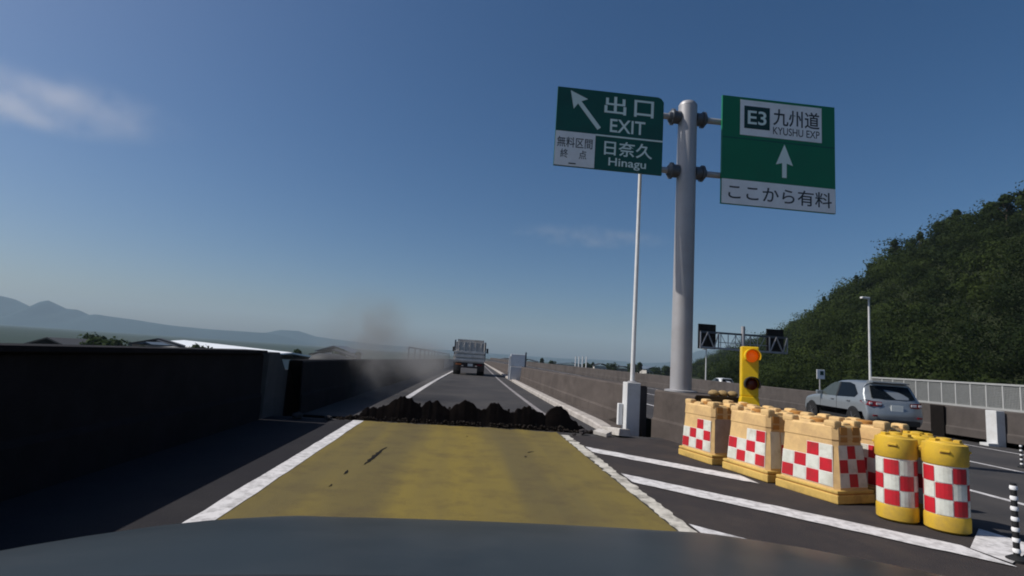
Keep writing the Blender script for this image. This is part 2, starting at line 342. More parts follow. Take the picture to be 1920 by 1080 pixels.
def line_strip(name, x0, x1, ys, zf, m, parent, shift=lambda y: 0.0, jitter=0.0):
    P = np.array([[(x0 + shift(y) + rng.normal(0, jitter), y, zf(x0, y)), (x1 + shift(y) + rng.normal(0, jitter), y, zf(x1, y))] for y in ys])
    return grid_mesh(name, P, m, parent)
line_strip('edge_line', -1.84, -1.66, np.linspace(-6.5, 10.0, 60), lambda x, y: 0.010, white_paint, near, jitter=0.004)
line_strip('edge_line', 1.85, 2.0, np.linspace(-6.5, 9.6, 220), lambda x, y: 0.010, worn_paint, near, jitter=0.011)
fy = np.concatenate([np.linspace(11.25, 50, 50), np.linspace(52, 300, 60)])
line_strip('edge_line', -1.86, -1.68, fy, lambda x, y: rz_(y) + 0.006 + 0.10 * math.exp(-((y - 12.2) / 0.7) ** 2), white_paint, far, shift=sx)
line_strip('edge_line', 1.86, 2.00, np.concatenate([np.linspace(12.2, 50, 50), np.linspace(52, 300, 60)]), lambda x, y: rz_(y) + 0.006, line_grey, far, shift=sx)
for lx in (7.2, 11.0):
    line_strip('lane_line', lx - 0.07, lx + 0.07, np.linspace(-6, 200, 60), lambda x, y: mz(x) + 0.005, white_paint, main)
line_strip('edge_line', 15.5, 15.64, np.linspace(-6, 200, 60), lambda x, y: mz(x) + 0.005, white_paint, main)
# chevrons of the gore
def chevron(x0, y0, x1, y1, w, tipx=None):
    n = 26; P = []
    for i in range(n):
        t = i / (n - 1); x = x0 + (x1 - x0) * t; y = y0 + (y1 - y0) * t
        P.append([(x, y + rng.normal(0, 0.012), 0.014), (x, y - w + rng.normal(0, 0.012), 0.014)])
    return grid_mesh('chevron_stripe', np.array(P), white_paint, near)
for y0, xe in ((8.40, 3.66), (6.52, 4.24), (4.55, 4.9), (2.6, 5.3), (0.7, 5.0)):
    chevron(2.02, y0, xe, y0 - (xe - 2.02) * 1.0, 0.46)
sheet('chevron_stripe', [(4.25, 4.22), (4.93, 4.80), (4.99, 4.35), (4.27, 3.90)], 0.017, white_paint, near)
sheet('gore_surface', [(2.01, -4), (4.96, -4), (4.96, 9.9), (2.01, 9.6)], 0.004, gore_dirt, near)

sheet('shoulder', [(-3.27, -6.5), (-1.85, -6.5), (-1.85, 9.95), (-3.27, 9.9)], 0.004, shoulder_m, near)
# long crack and small pits in the yellow surface
def crack(pts, w, z=0.011):
    L = []; Rr = []
    for i, (x, y) in enumerate(pts):
        k = w * (0.25 + 0.75 * math.sin(math.pi * (i + 0.3) / (len(pts) - 0.4))) * random.uniform(0.6, 1.3)
        L.append((x - k, y)); Rr.append((x + k, y))
    return sheet('pavement_crack', L + Rr[::-1], z, void_m, near)
cx = [(-0.985 + 0.075 * t + random.uniform(-0.014, 0.014), 6.3 + 1.15 * t) for t in np.linspace(0, 1, 14)]
crack(cx, 0.024)
crack([(-1.10 + random.uniform(-.01, .01), 5.78 + 0.2 * t) for t in np.linspace(0, 1, 6)], 0.014)
crack([(-1.13, 5.26), (-1.12, 5.31), (-1.125, 5.36)], 0.008)
crack([(1.02, 7.62), (1.06, 7.68), (1.12, 7.74)], 0.02)
for k in range(3):
    x = random.uniform(-1.5, 1.7); y = random.uniform(4.4, 9.4); s_ = random.uniform(0.01, 0.028)
    crack([(x, y), (x + s_ * .3, y + s_ * 1.2), (x + s_ * .1, y + s_ * 3)], s_ * 0.6)

# ------------------------------------------------------------------ parapets, barriers, kerb
def wall_along(name, xf, th, h, y0, y1, n, zf, m, side=1, foot=0.0, label=None, cat='barrier', cap=True):
    # lofted wall: inner face at xf(y), thickness th towards side
    prof = [(0.0, -0.3), (0.0, h * 0.35 + 0.0), (0.03, h * 0.4), (0.05, h - 0.03), (0.08, h), (th - 0.03, h), (th, h - 0.03), (th, -0.3)]
    P = np.array([[(xf(y) + side * p[0], y, zf(y) + p[1]) for p in prof] for y in np.linspace(y0, y1, n)])
    o = grid_mesh(name, P, m, smooth=False)
    bm = bmesh.new(); bm.from_mesh(o.data)
    bmesh.ops.holes_fill(bm, edges=[e for e in bm.edges if e.is_boundary], sides=0)
    bmesh.ops.recalc_face_normals(bm, faces=bm.faces); bm.to_mesh(o.data); bm.free()
    return tag(o, label, cat)
wall_along('parapet_wall', lambda y: -3.28, 0.32, 1.10, -7.0, 9.45, 6, lambda y: 0, conc_dark, -1, label='shade darkened concrete parapet wall beside the yellow pavement', cat='wall')
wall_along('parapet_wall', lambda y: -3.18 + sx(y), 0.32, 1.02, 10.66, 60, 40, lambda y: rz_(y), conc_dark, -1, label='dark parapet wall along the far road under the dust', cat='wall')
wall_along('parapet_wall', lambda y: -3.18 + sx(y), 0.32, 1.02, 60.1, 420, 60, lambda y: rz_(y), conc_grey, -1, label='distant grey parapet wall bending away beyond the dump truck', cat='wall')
lw = bpy.data.objects['parapet_wall']
MB().box((-3.445, 1.22, 1.123), (0.37, 16.4, 0.05)).build('coping', conc_dark, lw, bevel=0.008)
pp = MB(); pp.prism([(9.52, -0.3), (10.62, -0.3), (10.62, 0.80), (10.45, 0.80), (10.05, 1.12), (9.52, 1.12)], 'X', -3.62, -3.26)
tag(pp.build('parapet_end_post', conc_mid, bevel=0.015), 'grey parapet end post with a slanted notch beside the broken joint', 'post')
wall_along('median_barrier', lambda y: 4.02 - 0.18 * max(0, (y - 9.0)) , 0.95, 0.88, 9.05, 10.35, 4, lambda y: 0, conc_brown, 1, label='short brown concrete barrier carrying the big sign pole', cat='barrier')
wall_along('median_barrier', lambda y: 3.42 + (sx(y) - 0.22), 0.46, 0.95, 10.95, 420, 120, lambda y: rz_(y), conc_brown, 1, label='long brown concrete barrier running along the far road', cat='barrier')
nk = np.concatenate([np.linspace(10.35, 60, 40), np.linspace(62, 300, 40)])
prof = [(0, -0.05), (0, 0.10), (0.03, 0.13), (0.26, 0.13), (0.26, -0.05)]
kb = grid_mesh('kerb', np.array([[(2.88 + (sx(y) - 0.22) + p[0], y, rz_(y) + p[1] * (1 if y > 11 else 0.6)) for p in prof] for y in nk]), kerb_m, smooth=False); struct(kb)
# verge between kerb and barrier
struct(strip('barrier_verge', lambda y: [3.10 + sx(y) - 0.22, 3.46 + sx(y) - 0.22], ys, lambda x, y: rz_(y) + 0.10, conc_brown))
# guide rail above the far left parapet
rl = empty('hand_rail', (0, 0, 0), 0, 'thin steel hand rail above the far dark parapet', 'railing')
q = MB()
rp_ = [(-3.2 + sx(y), y, rz_(y) + 1.02 + 0.62) for y in np.linspace(28, 70, 15)]
for a, b in zip(rp_[:-1], rp_[1:]): q.bar(a, b, 0.05)
q.build('rail', galv_dark, rl)
for i, p in enumerate(rp_):
    MB().bar((p[0], p[1], p[2] - 0.64), p, 0.05).build('post', galv_dark, rl)

# right-hand wall with its fence
wall_along('roadside_wall', lambda y: WX, 0.4, 1.13, -7, 330, 6, lambda y: mz(WX), wall_brown, 1, label='long dull brown concrete wall beside the main carriageway', cat='wall')
WT = mz(WX) + 1.13
fn = empty('mesh_fence', (WX + 0.2, 0, WT), 0, 'grey wire mesh fence standing on the brown wall below the wooded hill', 'fence')
FH = 0.86
post_me = None; pan_me = None
fy0, fn_n, fstep = 6.0, 28, 0.56
for i in range(fn_n + 1):
    y = fy0 + i * fstep
    if post_me is None:
        o = MB().box((0, 0, FH / 2), (0.05, 0.05, FH)).build('post', fence_m, fn); post_me = o.data
    else:
        o = bpy.data.objects.new('post', post_me); COL.objects.link(o); o.parent = fn
    o.location = (0, y, 0)
    if i == fn_n: break
    if pan_me is None:
        q = MB()
        for k in range(1, 12): q.box((0, k * fstep / 12, FH / 2), (0.018, 0.018, FH - 0.06))
        for k in range(1, 16): q.box((0.012, fstep / 2, k * FH / 16), (0.01, fstep, 0.018))
        o = q.build('wire_panel', wire_m, fn); pan_me = o.data
    else:
        o = bpy.data.objects.new('wire_panel', pan_me); COL.objects.link(o); o.parent = fn
    o.location = (0, y, 0)
fl = fn_n * fstep
MB().box((-0.004, fy0 + fl / 2, FH - 0.02), (0.07, fl + 0.08, 0.06)).build('top_rail', fence_m, fn)
MB().box((-0.004, fy0 + fl / 2, 0.04), (0.07, fl + 0.08, 0.07)).build('bottom_rail', fence_m, fn)
t = empty('concrete_pillar', (WX - 0.17, 16.05, mz(WX - 0.2)), 0, 'pale concrete pillar standing against the brown wall below the mesh fence', 'pillar')
MB().box((0, 0, 0.56), (0.3, 0.36, 1.12)).build('shaft', conc_pale, t, bevel=0.01)
MB().box((-0.35, -0.1, 0.05), (0.38, 0.3, 0.1)).build('foot', conc_pale, t, bevel=0.01)
tag(MB().box((WX - 0.03, 18.3, mz(WX) + 0.555), (0.06, 0.55, 1.1)).build('dark_strip', black_steel), 'dark upright strip on the brown wall behind the silver car', 'plate')  # plain dark upright strip against the wall face

# ------------------------------------------------------------------ torn expansion joint
ej = empty('expansion_joint', (0.2, 10.28, 0), 0, 'torn black expansion joint with a row of raised humps across the lane', 'expansion joint')
def hump_plate():
    # wavy-toothed plate, standing up out of the gap and leaning away
    xs_ = np.linspace(-2.25, 2.35, 260); centres = [-1.77, -1.19, -0.66, -0.06, 0.50, 1.11, 1.71]; hh = [0.24, 0.46, 0.41, 0.45, 0.44, 0.42, 0.45]; wd = [0.24, 0.36, 0.30, 0.30, 0.24, 0.27, 0.24]
    base = np.interp(xs_, [-2.25, -1.9, -1.5, 1.9, 2.1, 2.35], [0.0, 0.12, 0.27, 0.29, 0.14, 0.0])
    top = base.copy()
    for c, h, w_ in zip(centres, hh, wd):
        d = np.abs(xs_ - c) / w_
        top = np.maximum(top, base + (h - base) * np.clip(1 - d ** 1.35, 0, 1))
    top = top + (np.convolve(rng.normal(0, 0.022, len(xs_)), np.ones(3) / 3, 'same') + 0.02 * np.sin(xs_ * 31) * np.sin(xs_ * 7.3)) * (top > 0.05)
    return xs_, top
hx, ht = hump_plate()
K = 7
Pf = np.array([[(x, -0.14 + 0.07 * (k / (K - 1)) , -0.35 + (t + 0.35) * k / (K - 1)) for k in range(K)] for x, t in zip(hx, ht)])
Pb = Pf[:, ::-1].copy(); Pb[..., 1] += np.array([0.26 - 0.05 * k / (K - 1) * 0 for k in range(K)])[None, :] * 0 + 0.09
P = np.concatenate([Pf, Pb], 1)
pl = grid_mesh('wave_plate', P, torn_m, ej, smooth=False)
bm = bmesh.new(); bm.from_mesh(pl.data); bmesh.ops.holes_fill(bm, edges=[e for e in bm.edges if e.is_boundary], sides=0)
bmesh.ops.recalc_face_normals(bm, faces=bm.faces); bm.to_mesh(pl.data); bm.free()
for i, (x, h) in enumerate([(-0.93, 0.34), (-0.36, 0.30), (0.77, 0.33), (0.86, 0.28), (0.98, 0.26)]):
    MB().bar((x, 0.12, 0.12), (x + 0.01, 0.14, h), 0.035, 0.03).build('anchor_bar', black_steel, ej)
# grit and crumbs heaped along the torn edge
def grit(n, seed):
    g3 = np.random.default_rng(seed); mb = MB()
    for _ in range(n):
        x = g3.uniform(-2.15, 2.55); y = 10.08 + g3.normal(0, 0.035); s0 = g3.uniform(0.008, 0.032) * (1.5 if x > 1.9 else 1)
        c = Vector((x, y, g3.uniform(-0.02, 0.09) if abs(x) < 2 else g3.uniform(0, 0.04)))
        vs_ = [c + Vector(p) * s0 * float(g3.uniform(0.6, 1.3)) for p in ((1, 0, 0), (-1, 0.2, 0), (0.1, 1, 0), (0, -1, 0.1), (0, 0.1, 0.9), (0, 0, -0.9))]
        mb.add(vs_, [(0, 2, 4), (2, 1, 4), (1, 3, 4), (3, 0, 4), (2, 0, 5), (1, 2, 5), (3, 1, 5), (0, 3, 5)])
    return mb
tag(grit(520, 4).build('joint_rubble', grit_m), 'crumbs of dark brown rubble heaped along the torn joint', 'rubble', kind='stuff')
kf = MB(); kf.prism([(0, 0), (0.0, 0.13), (0.22, 0.15), (0.27, 0.02)], 'Y', -0.32, 0.30)
kf = tag(kf.build('kerb_fragment', kerb_pale, bevel=0.012), 'pale tilted piece of broken kerb beside the thin pole base', 'kerb'); kf.location = (2.86, 10.02, 0.012); kf.rotation_euler = (R_(-4), R_(8), R_(14))
kf = MB(); kf.prism([(0, 0), (0.0, 0.07), (0.16, 0.09), (0.18, 0.0)], 'Y', -0.16, 0.14)
kf = tag(kf.build('kerb_fragment', kerb_pale, bevel=0.01), 'small pale kerb chip lying in the gore next to the torn joint', 'kerb'); kf.location = (2.60, 9.78, 0.008); kf.rotation_euler = (R_(3), R_(-5), R_(38))
# lumps of broken asphalt and rubble
def chunk(x, y, z, s, m, label):
    bm = bmesh.new(); bmesh.ops.create_icosphere(bm, subdivisions=2, radius=s)
    for v in bm.verts:
        v.co *= random.uniform(0.72, 1.15); v.co.z *= 0.65
    zm = min(v.co.z for v in bm.verts)
    for v in bm.verts: v.co.z -= zm
    me = bpy.data.meshes.new('asphalt_chunk'); bm.to_mesh(me); bm.free(); me.materials.append(m)
    o = bpy.data.objects.new('asphalt_chunk', me); COL.objects.link(o); o.location = (x, y, z); o.rotation_euler = (0, 0, random.uniform(0, 6))
    return tag(o, label, 'rubble', 'rubble around the torn joint')
for (x, y, s) in [(-2.25, 9.86, 0.07), (-2.75, 9.80, 0.10)]:
    chunk(x, y, 0, s, asphalt, 'dark lump of broken asphalt beside the left edge line')
for (x, y, s) in [(2.30, 9.80, 0.08), (2.62, 9.9, 0.06), (2.10, 9.62, 0.04)]:
    chunk(x, y, 0.004, s, gore_dirt, 'brownish lump of rubble where the far kerb ends')

# ------------------------------------------------------------------ text helper
def txt(body, m, parent, x0, x1, z0, z1, y, bold=0.012, name='lettering', th=0.0008):
    cu = bpy.data.curves.new('txt', 'FONT'); cu.body = body; cu.size = 1.0; cu.offset = bold; cu.resolution_u = 4
    to = bpy.data.objects.new('txt', cu); COL.objects.link(to)
    dg = bpy.context.evaluated_depsgraph_get()
    me = bpy.data.meshes.new_from_object(to.evaluated_get(dg))
    bpy.data.objects.remove(to)
    co = np.empty(len(me.vertices) * 3); me.vertices.foreach_get('co', co); co = co.reshape(-1, 3)
    mn = co.min(0); mxx = co.max(0); d = np.maximum(mxx - mn, 1e-6)
    out = np.zeros_like(co)
    out[:, 0] = x0 + (co[:, 0] - mn[0]) / d[0] * (x1 - x0)
    out[:, 2] = z0 + (co[:, 1] - mn[1]) / d[1] * (z1 - z0)
    out[:, 1] = y
    me.vertices.foreach_set('co', out.ravel()); me.materials.clear(); me.materials.append(m); me.update()
    me.name = name
    bm = bmesh.new(); bm.from_mesh(me)
    bmesh.ops.remove_doubles(bm, verts=bm.verts, dist=1e-5)
    r = bmesh.ops.extrude_face_region(bm, geom=list(bm.faces))
    for v in [g for g in r['geom'] if isinstance(g, bmesh.types.BMVert)]: v.co.y -= th
    bmesh.ops.recalc_face_normals(bm, faces=bm.faces)
    for f_ in bm.faces: f_.smooth = False
    bm.to_mesh(me); bm.free()
    if 'sharp_face' not in me.attributes: me.shade_flat()
    o = bpy.data.objects.new(name, me); COL.objects.link(o); o.parent = parent
    return o

# ------------------------------------------------------------------ overhead sign
SP = (4.20, 10.00)
sg = empty('overhead_sign', (SP[0], SP[1], 0.88), 0, 'tall grey steel pole carrying two green expressway signs above the brown barrier', 'road sign')
# pole is local to the empty
MB().tube((0, 0, 0), (0, 0, 5.74), 0.20, 0.185, 28).build('pole', galv, sg, smooth=True)
MB().lathe([(0.187, 0), (0.187, 0.03), (0.15, 0.09), (0.06, 0.12)], 24, (0, 0, 5.74)).build('cap', galv, sg, smooth=True)
MB().lathe([(0.30, 0), (0.30, 0.03), (0.22, 0.04)], 24, (0, 0, 0)).build('base_plate', galv, sg, smooth=True)
for zc in (5.50, 4.36):
    for sd in (-1, 1):
        q = MB(); q.tube((sd * 0.17, 0, zc), (sd * 0.30, 0, zc), 0.13, 0.13, 16).tube((sd * 0.30, 0, zc), (sd * 0.345, 0, zc), 0.165, 0.165, 16).tube((sd * 0.345, 0, zc), (sd * 0.40, 0, zc), 0.14, 0.09, 16)
        q.build('arm_flange', galv_dark, sg, smooth=True)
        q = MB(); q.tube((sd * 0.40, 0, zc), (sd * (2.5 if sd < 0 else 2.9), 0, zc), 0.062, 0.055, 14)
        q.build('arm', galv, sg, smooth=True)
def panel(x0, x1, z0, z1, m, y=-0.10, th=0.05, parent=None, name='sign_panel', chamfer=None):
    poly = [(x0, z0), (x1, z0), (x1, z1), (x0, z1)]
    return MB().prism(poly, 'Y', y, y + th).build(name, m, parent, bevel=0.006)
# left sign (1.48..3.65 m, 5.08..6.72 m)
LX0, LX1, LZ0, LZ1 = 1.48 - SP[0], 3.65 - SP[0], 5.08 - 0.88, 6.70 - 0.88
U = lambda u: LX0 + u * (LX1 - LX0)
V = lambda v: LZ1 - v * (LZ1 - LZ0)
q = MB(); q.prism([(LX0, LZ0), (LX1, LZ0), (LX1, LZ1 - 0.10), (LX1 - 0.05, LZ1 - 0.03), (LX1 - 0.12, LZ1), (LX0, LZ1)], 'Y', -0.12, -0.07)
lp = q.build('exit_sign_panel', sign_teal, sg)
def plate(x0, x1, z0, z1, m, parent, y, th=0.004, name='plate'):
    return MB().prism([(x0, z0), (x1, z0), (x1, z1), (x0, z1)], 'Y', y - th, y).build(name, m, parent)
FY = -0.1205
plate(U(0.004), U(0.37), V(0.997), V(0.565), sign_white, lp, FY, name='white_field')
plate(U(0.371), U(0.998), V(0.582), V(0.562), sign_letter, lp, FY, name='divider')
def arrow(x0, z0, x1, z1, w, hw, hl, m, parent, y, th=0.004):
    a = Vector((x0, z0)); b = Vector((x1, z1)); d = (b - a).normalized(); n = Vector((-d.y, d.x)); k = b - d * hl
    pts = [a - n * w / 2, k - n * w / 2, k - n * hw / 2 - d * 0.04, b, k + n * hw / 2 - d * 0.04, k + n * w / 2, a + n * w / 2]
    return MB().prism([(p.x, p.y) for p in pts], 'Y', y - th, y).build('arrow', m, parent)
arrow(U(0.40), V(0.49), U(0.12), V(0.035), 0.085, 0.36, 0.30, sign_letter, lp, FY)
txt('出', sign_letter, lp, U(0.44), U(0.645), V(0.285), V(0.055), FY, 0.014)
txt('口', sign_letter, lp, U(0.72), U(0.905), V(0.285), V(0.065), FY, 0.014)
txt('EXIT', sign_letter, lp, U(0.50), U(0.83), V(0.515), V(0.345), FY, 0.012)
txt('無料区間', sign_ink, lp, U(0.02), U(0.345), V(0.765), V(0.635), FY - 0.005, 0.006)
txt('終', sign_ink, lp, U(0.055), U(0.125), V(0.90), V(0.79), FY - 0.005, 0.006)
txt('点', sign_ink, lp, U(0.225), U(0.295), V(0.90), V(0.79), FY - 0.005, 0.006)
plate(U(0.135), U(0.20), V(0.972), V(0.958), sign_ink, lp, FY - 0.005, name='mark')
txt('日奈久', sign_letter, lp, U(0.455), U(0.905), V(0.815), V(0.625), FY, 0.014)
txt('Hinagu', sign_letter, lp, U(0.50), U(0.85), V(0.975), V(0.84), FY, 0.012)
# right sign (4.88..7.30 m, 4.62..6.90 m)
RX0, RX1, RZ0, RZ1 = 4.88 - SP[0], 7.30 - SP[0], 4.63 - 0.88, 6.91 - 0.88
U = lambda u: RX0 + u * (RX1 - RX0)
V = lambda v: RZ1 - v * (RZ1 - RZ0)
q = MB(); q.prism([(RX0, RZ0), (RX1, RZ0), (RX1, RZ1), (RX0, RZ1)], 'Y', -0.12, -0.07)
rp2 = q.build('expressway_sign_panel', sign_green, sg)
plate(U(0.003), U(0.997), V(0.997), V(0.775), sign_white, rp2, FY, name='white_field')
plate(U(0.002), U(0.998), V(0.395), V(0.385), sign_teal, rp2, FY, 0.002, name='panel_seam')
plate(U(0.155), U(0.88), V(0.355), V(0.025), sign_white, rp2, FY, 0.006, name='route_plate')
plate(U(0.19), U(0.415), V(0.29), V(0.08), sign_dark, rp2, FY - 0.0065, name='route_number_field')
txt('E3', sign_letter, rp2, U(0.22), U(0.385), V(0.25), V(0.12), FY - 0.011, 0.014)
txt('九州道', sign_ink, rp2, U(0.445), U(0.86), V(0.235), V(0.075), FY - 0.0065, 0.012)
txt('KYUSHU EXP', sign_ink, rp2, U(0.445), U(0.86), V(0.32), V(0.25), FY - 0.0065, 0.006)
arrow(U(0.547), V(0.715), U(0.547), V(0.405), 0.095, 0.36, 0.40, sign_letter, rp2, FY)
txt('ここから有料', sign_ink, rp2, U(0.06), U(0.965), V(0.955), V(0.815), FY - 0.0045, 0.008)

# ------------------------------------------------------------------ thin light pole on its pale concrete base
lpz = empty('light_pole', (3.42, 10.55, 0), 0, 'thin white steel pole on a pale concrete base at the broken joint', 'pole')
MB().box((0, 0, 0.34), (0.27, 0.30, 1.28)).build('concrete_base', conc_pale, lpz, bevel=0.012)
MB().box((-0.19, 0.1, 0.34), (0.09, 0.10, 0.42)).build('cable_box', white_metal, lpz, bevel=0.01)
MB().tube((0.01, 0, 0.98), (0.01, 0, 5.55), 0.045, 0.036, 14).build('pole', white_metal, lpz, smooth=True)
MB().lathe([(0.09, 0), (0.09, 0.02), (0.05, 0.03)], 14, (0.01, 0, 0.98)).build('flange', galv, lpz, smooth=True)

# ------------------------------------------------------------------ crash cushions: boxes
def checker_face(origin, ux, uz, nrm, w0, w1, h, cols, rows_, start, parent, name='checker_sheet', skip=()):
    """printed red and white squares on a backing sheet; w0 / w1 = width at bottom / top"""
    mb = MB(); o = Vector(origin); ux = Vector(ux); uz = Vector(uz); n = Vector(nrm)
    def pt(a, b, d): wd = w0 + (w1 - w0) * b; return o + ux * ((a - 0.5) * wd) + uz * (b * h) + n * d
    g = 0.035
    for r in range(rows_):
        for c in range(cols):
            if (r, c) in skip: continue
            mb.add([pt(c / cols, r / rows_, .004), pt((c + 1) / cols, r / rows_, .004), pt((c + 1) / cols, (r + 1) / rows_, .004), pt(c / cols, (r + 1) / rows_, .004)], [(0, 1, 2, 3)], 2)
            a0 = (c + g) / cols; a1 = (c + 1 - g) / cols; b0 = (r + g) / rows_; b1 = (r + 1 - g) / rows_
            mb.add([pt(a0, b0, .007), pt(a1, b0, .007), pt(a1, b1, .007), pt(a0, b1, .007)], [(0, 1, 2, 3)], (r + c + start) % 2)
    return mb.build(name, [chk_red, chk_white, chk_edge], parent, fix=False)
BL, BW = 0.84, 0.50                         # base length (along the road) and width
def crash_box(loc, rz, label, left='checker', front='checker', start=0):
    t = empty('crash_cushion_box', loc, rz, label, 'crash cushion', 'crash cushions in front of the barrier')
    # base pallet: two plates with a groove
    q = MB(); q.box((0, 0, 0.045), (BW + 0.02, BL + 0.02, 0.09)); q.box((0, 0, 0.118), (BW + 0.01, BL + 0.01, 0.035)); q.build('base', tan_base, t, bevel=0.012)
    q = MB(); q.box((0, 0, 0.096), (BW - 0.01, BL - 0.01, 0.012)); q.build('groove', tan_dk, t)
    z0, z1, z2 = 0.13, 0.64, 0.80
    w0, l0, w1, l1 = BW - 0.03, BL - 0.03, BW - 0.10, BL - 0.10
    def ring(w, l, z, c=0.045): 
        a, b = w / 2, l / 2
        return [(-a + c, -b, z), (a - c, -b, z), (a, -b + c, z), (a, b - c, z), (a - c, b, z), (-a + c, b, z), (-a, b - c, z), (-a, -b + c, z)]
    rings = [ring(w0, l0, z0), ring(w1, l1, z1), ring(w1 + 0.012, l1 + 0.012, z1 + 0.012), ring(w1 - 0.005, l1 - 0.005, z2 - 0.02), ring(w1 - 0.03, l1 - 0.03, z2)]
    v = [p for r in rings for p in r]; f = []
    for k in range(len(rings) - 1):
        for i in range(8): f.append((k * 8 + i, k * 8 + (i + 1) % 8, (k + 1) * 8 + (i + 1) % 8, (k + 1) * 8 + i))
    f += [tuple(range(8))[::-1], tuple(range(32, 40))]
    MB().add(v, f).build('body', tan_pl, t, smooth=False)
    # crown: raised blocks round the rim
    a, b = w1 / 2 - 0.062, l1 / 2 - 0.082
    for (x, y, sx_, sy_, hh_) in [(-a, -b, .11, .15, .10), (a, -b, .11, .15, .085), (-a, b, .11, .16, .09), (a, b, .11, .15, .09), (-a, 0.05, .09, .17, .05), (a, 0, .09, .16, .06), (0.01, -b, .12, .10, .045), (0, b, .10, .10, .06)]:
        x += random.uniform(-.006, .006); hh_ = hh_ * 0.72 + random.uniform(-.012, .012)
        MB().box((x, y, z2 - 0.02 + hh_ / 2), (sx_, sy_, hh_ + 0.02)).build('crown_block', tan_pl, t, bevel=0.028)
    q = MB(); q.lathe([(0.09, 0), (0.09, 0.035), (0.075, 0.045)], 16, (0.02, 0.05, z2 - 0.002)); q.build('filler_cap', tan_dk, t, smooth=True)
    # forklift pockets in the short sides
    for sy in (-1, 1):
        for xx in (-0.085, 0.085):
            for zz, hh in ((0.745, 0.085), (0.655, 0.055)):
                MB().box((xx, sy * (l1 / 2 - 0.002), zz), (0.095, 0.02, hh)).build('pocket', tan_dk, t, bevel=0.004)
    # sheets
    ang = math.atan2((w0 - w1) / 2, z1 - z0); angl = math.atan2((l0 - l1) / 2, z1 - z0)
    hs = 0.435
    zb = z0 + 0.03
    def xl(z): return w0 / 2 - (w0 - w1) / 2 * (z - z0) / (z1 - z0)
    def yl(z): return l0 / 2 - (l0 - l1) / 2 * (z - z0) / (z1 - z0)
    for sd in (-1, 1):
        up_ = Vector((-sd * math.sin(ang), 0, math.cos(ang))); nr = Vector((sd * math.cos(ang), 0, math.sin(ang)))
        checker_face((sd * xl(zb), 0, zb), (0, -1 * -sd, 0), up_, nr, l0 - 0.10, l0 - 0.135, hs, 4, 3, start, t, skip=((2, 0), (2, 1)) if (sd < 0 and left == 'torn') else ())
    upf = Vector((0, math.sin(angl), math.cos(angl))); nf = Vector((0, -math.cos(angl), math.sin(angl)))
    if front == 'peeled':
        mb = MB(); o = Vector((0, -yl(zb), zb))
        P4 = [o + Vector((a_, 0, 0)) + upf * b_ + nf * 0.004 for a_, b_ in ((-0.20, 0), (0.20, 0), (0.17, 0.46), (-0.17, 0.46))]
        mb.add(P4, [(0, 1, 2, 3)]).build('peeled_sheet', peel, t, fix=False)
    elif front == 'half':
        checker_face((0.08, -yl(zb), zb), (1, 0, 0), upf, nf, 0.22, 0.20, hs, 2, 3, start, t)
        mb = MB(); o = Vector((-0.105, -yl(zb), zb))
        P4 = [o + Vector((a_, 0, 0)) + upf * b_ + nf * 0.004 for a_, b_ in ((-0.08, 0), (0.07, 0), (0.07, 0.44), (-0.07, 0.44))]
        mb.add(P4, [(0, 1, 2, 3)]).build('peeled_sheet', chk_white, t, fix=False)
    else:
        checker_face((0, -yl(zb), zb), (1, 0, 0), upf, nf, w0 - 0.09, w0 - 0.125, hs, 3, 3, start + 1, t)
    return t
BY = R_(10)
def box_at(cx_, cy_, rz, label, **k):
    c = Vector((cx_, cy_, 0)) + Matrix.Rotation(rz, 3, 'Z') @ Vector((BW / 2, BL / 2, 0))
    o = crash_box((c.x, c.y, 0.008), rz, label, **k); o.rotation_euler = (R_(random.uniform(-1.0, 0.6)), R_(random.uniform(-1.2, 1.2)), rz); return o
box_at(3.60, 7.42, R_(9), 'tan crash cushion box with a bare peeled end, farthest from the yellow drums', front='peeled', left='torn')
box_at(3.82, 6.42, R_(10), 'tan crash cushion box with a half peeled end, middle of the front row', front='half', left='torn', start=1)
box_at(4.05, 5.50, R_(12), 'tan crash cushion box with full red and white checks next to the yellow drums', left='torn', start=0)
box_at(4.22, 7.52, R_(8), 'tan crash cushion box in the back row beside the flashing signal', start=1)
box_at(4.44, 6.54, R_(10), 'tan crash cushion box in the middle of the back row', start=0)
box_at(4.68, 5.58, R_(12), 'tan crash cushion box in the back row behind the yellow drums', start=1)

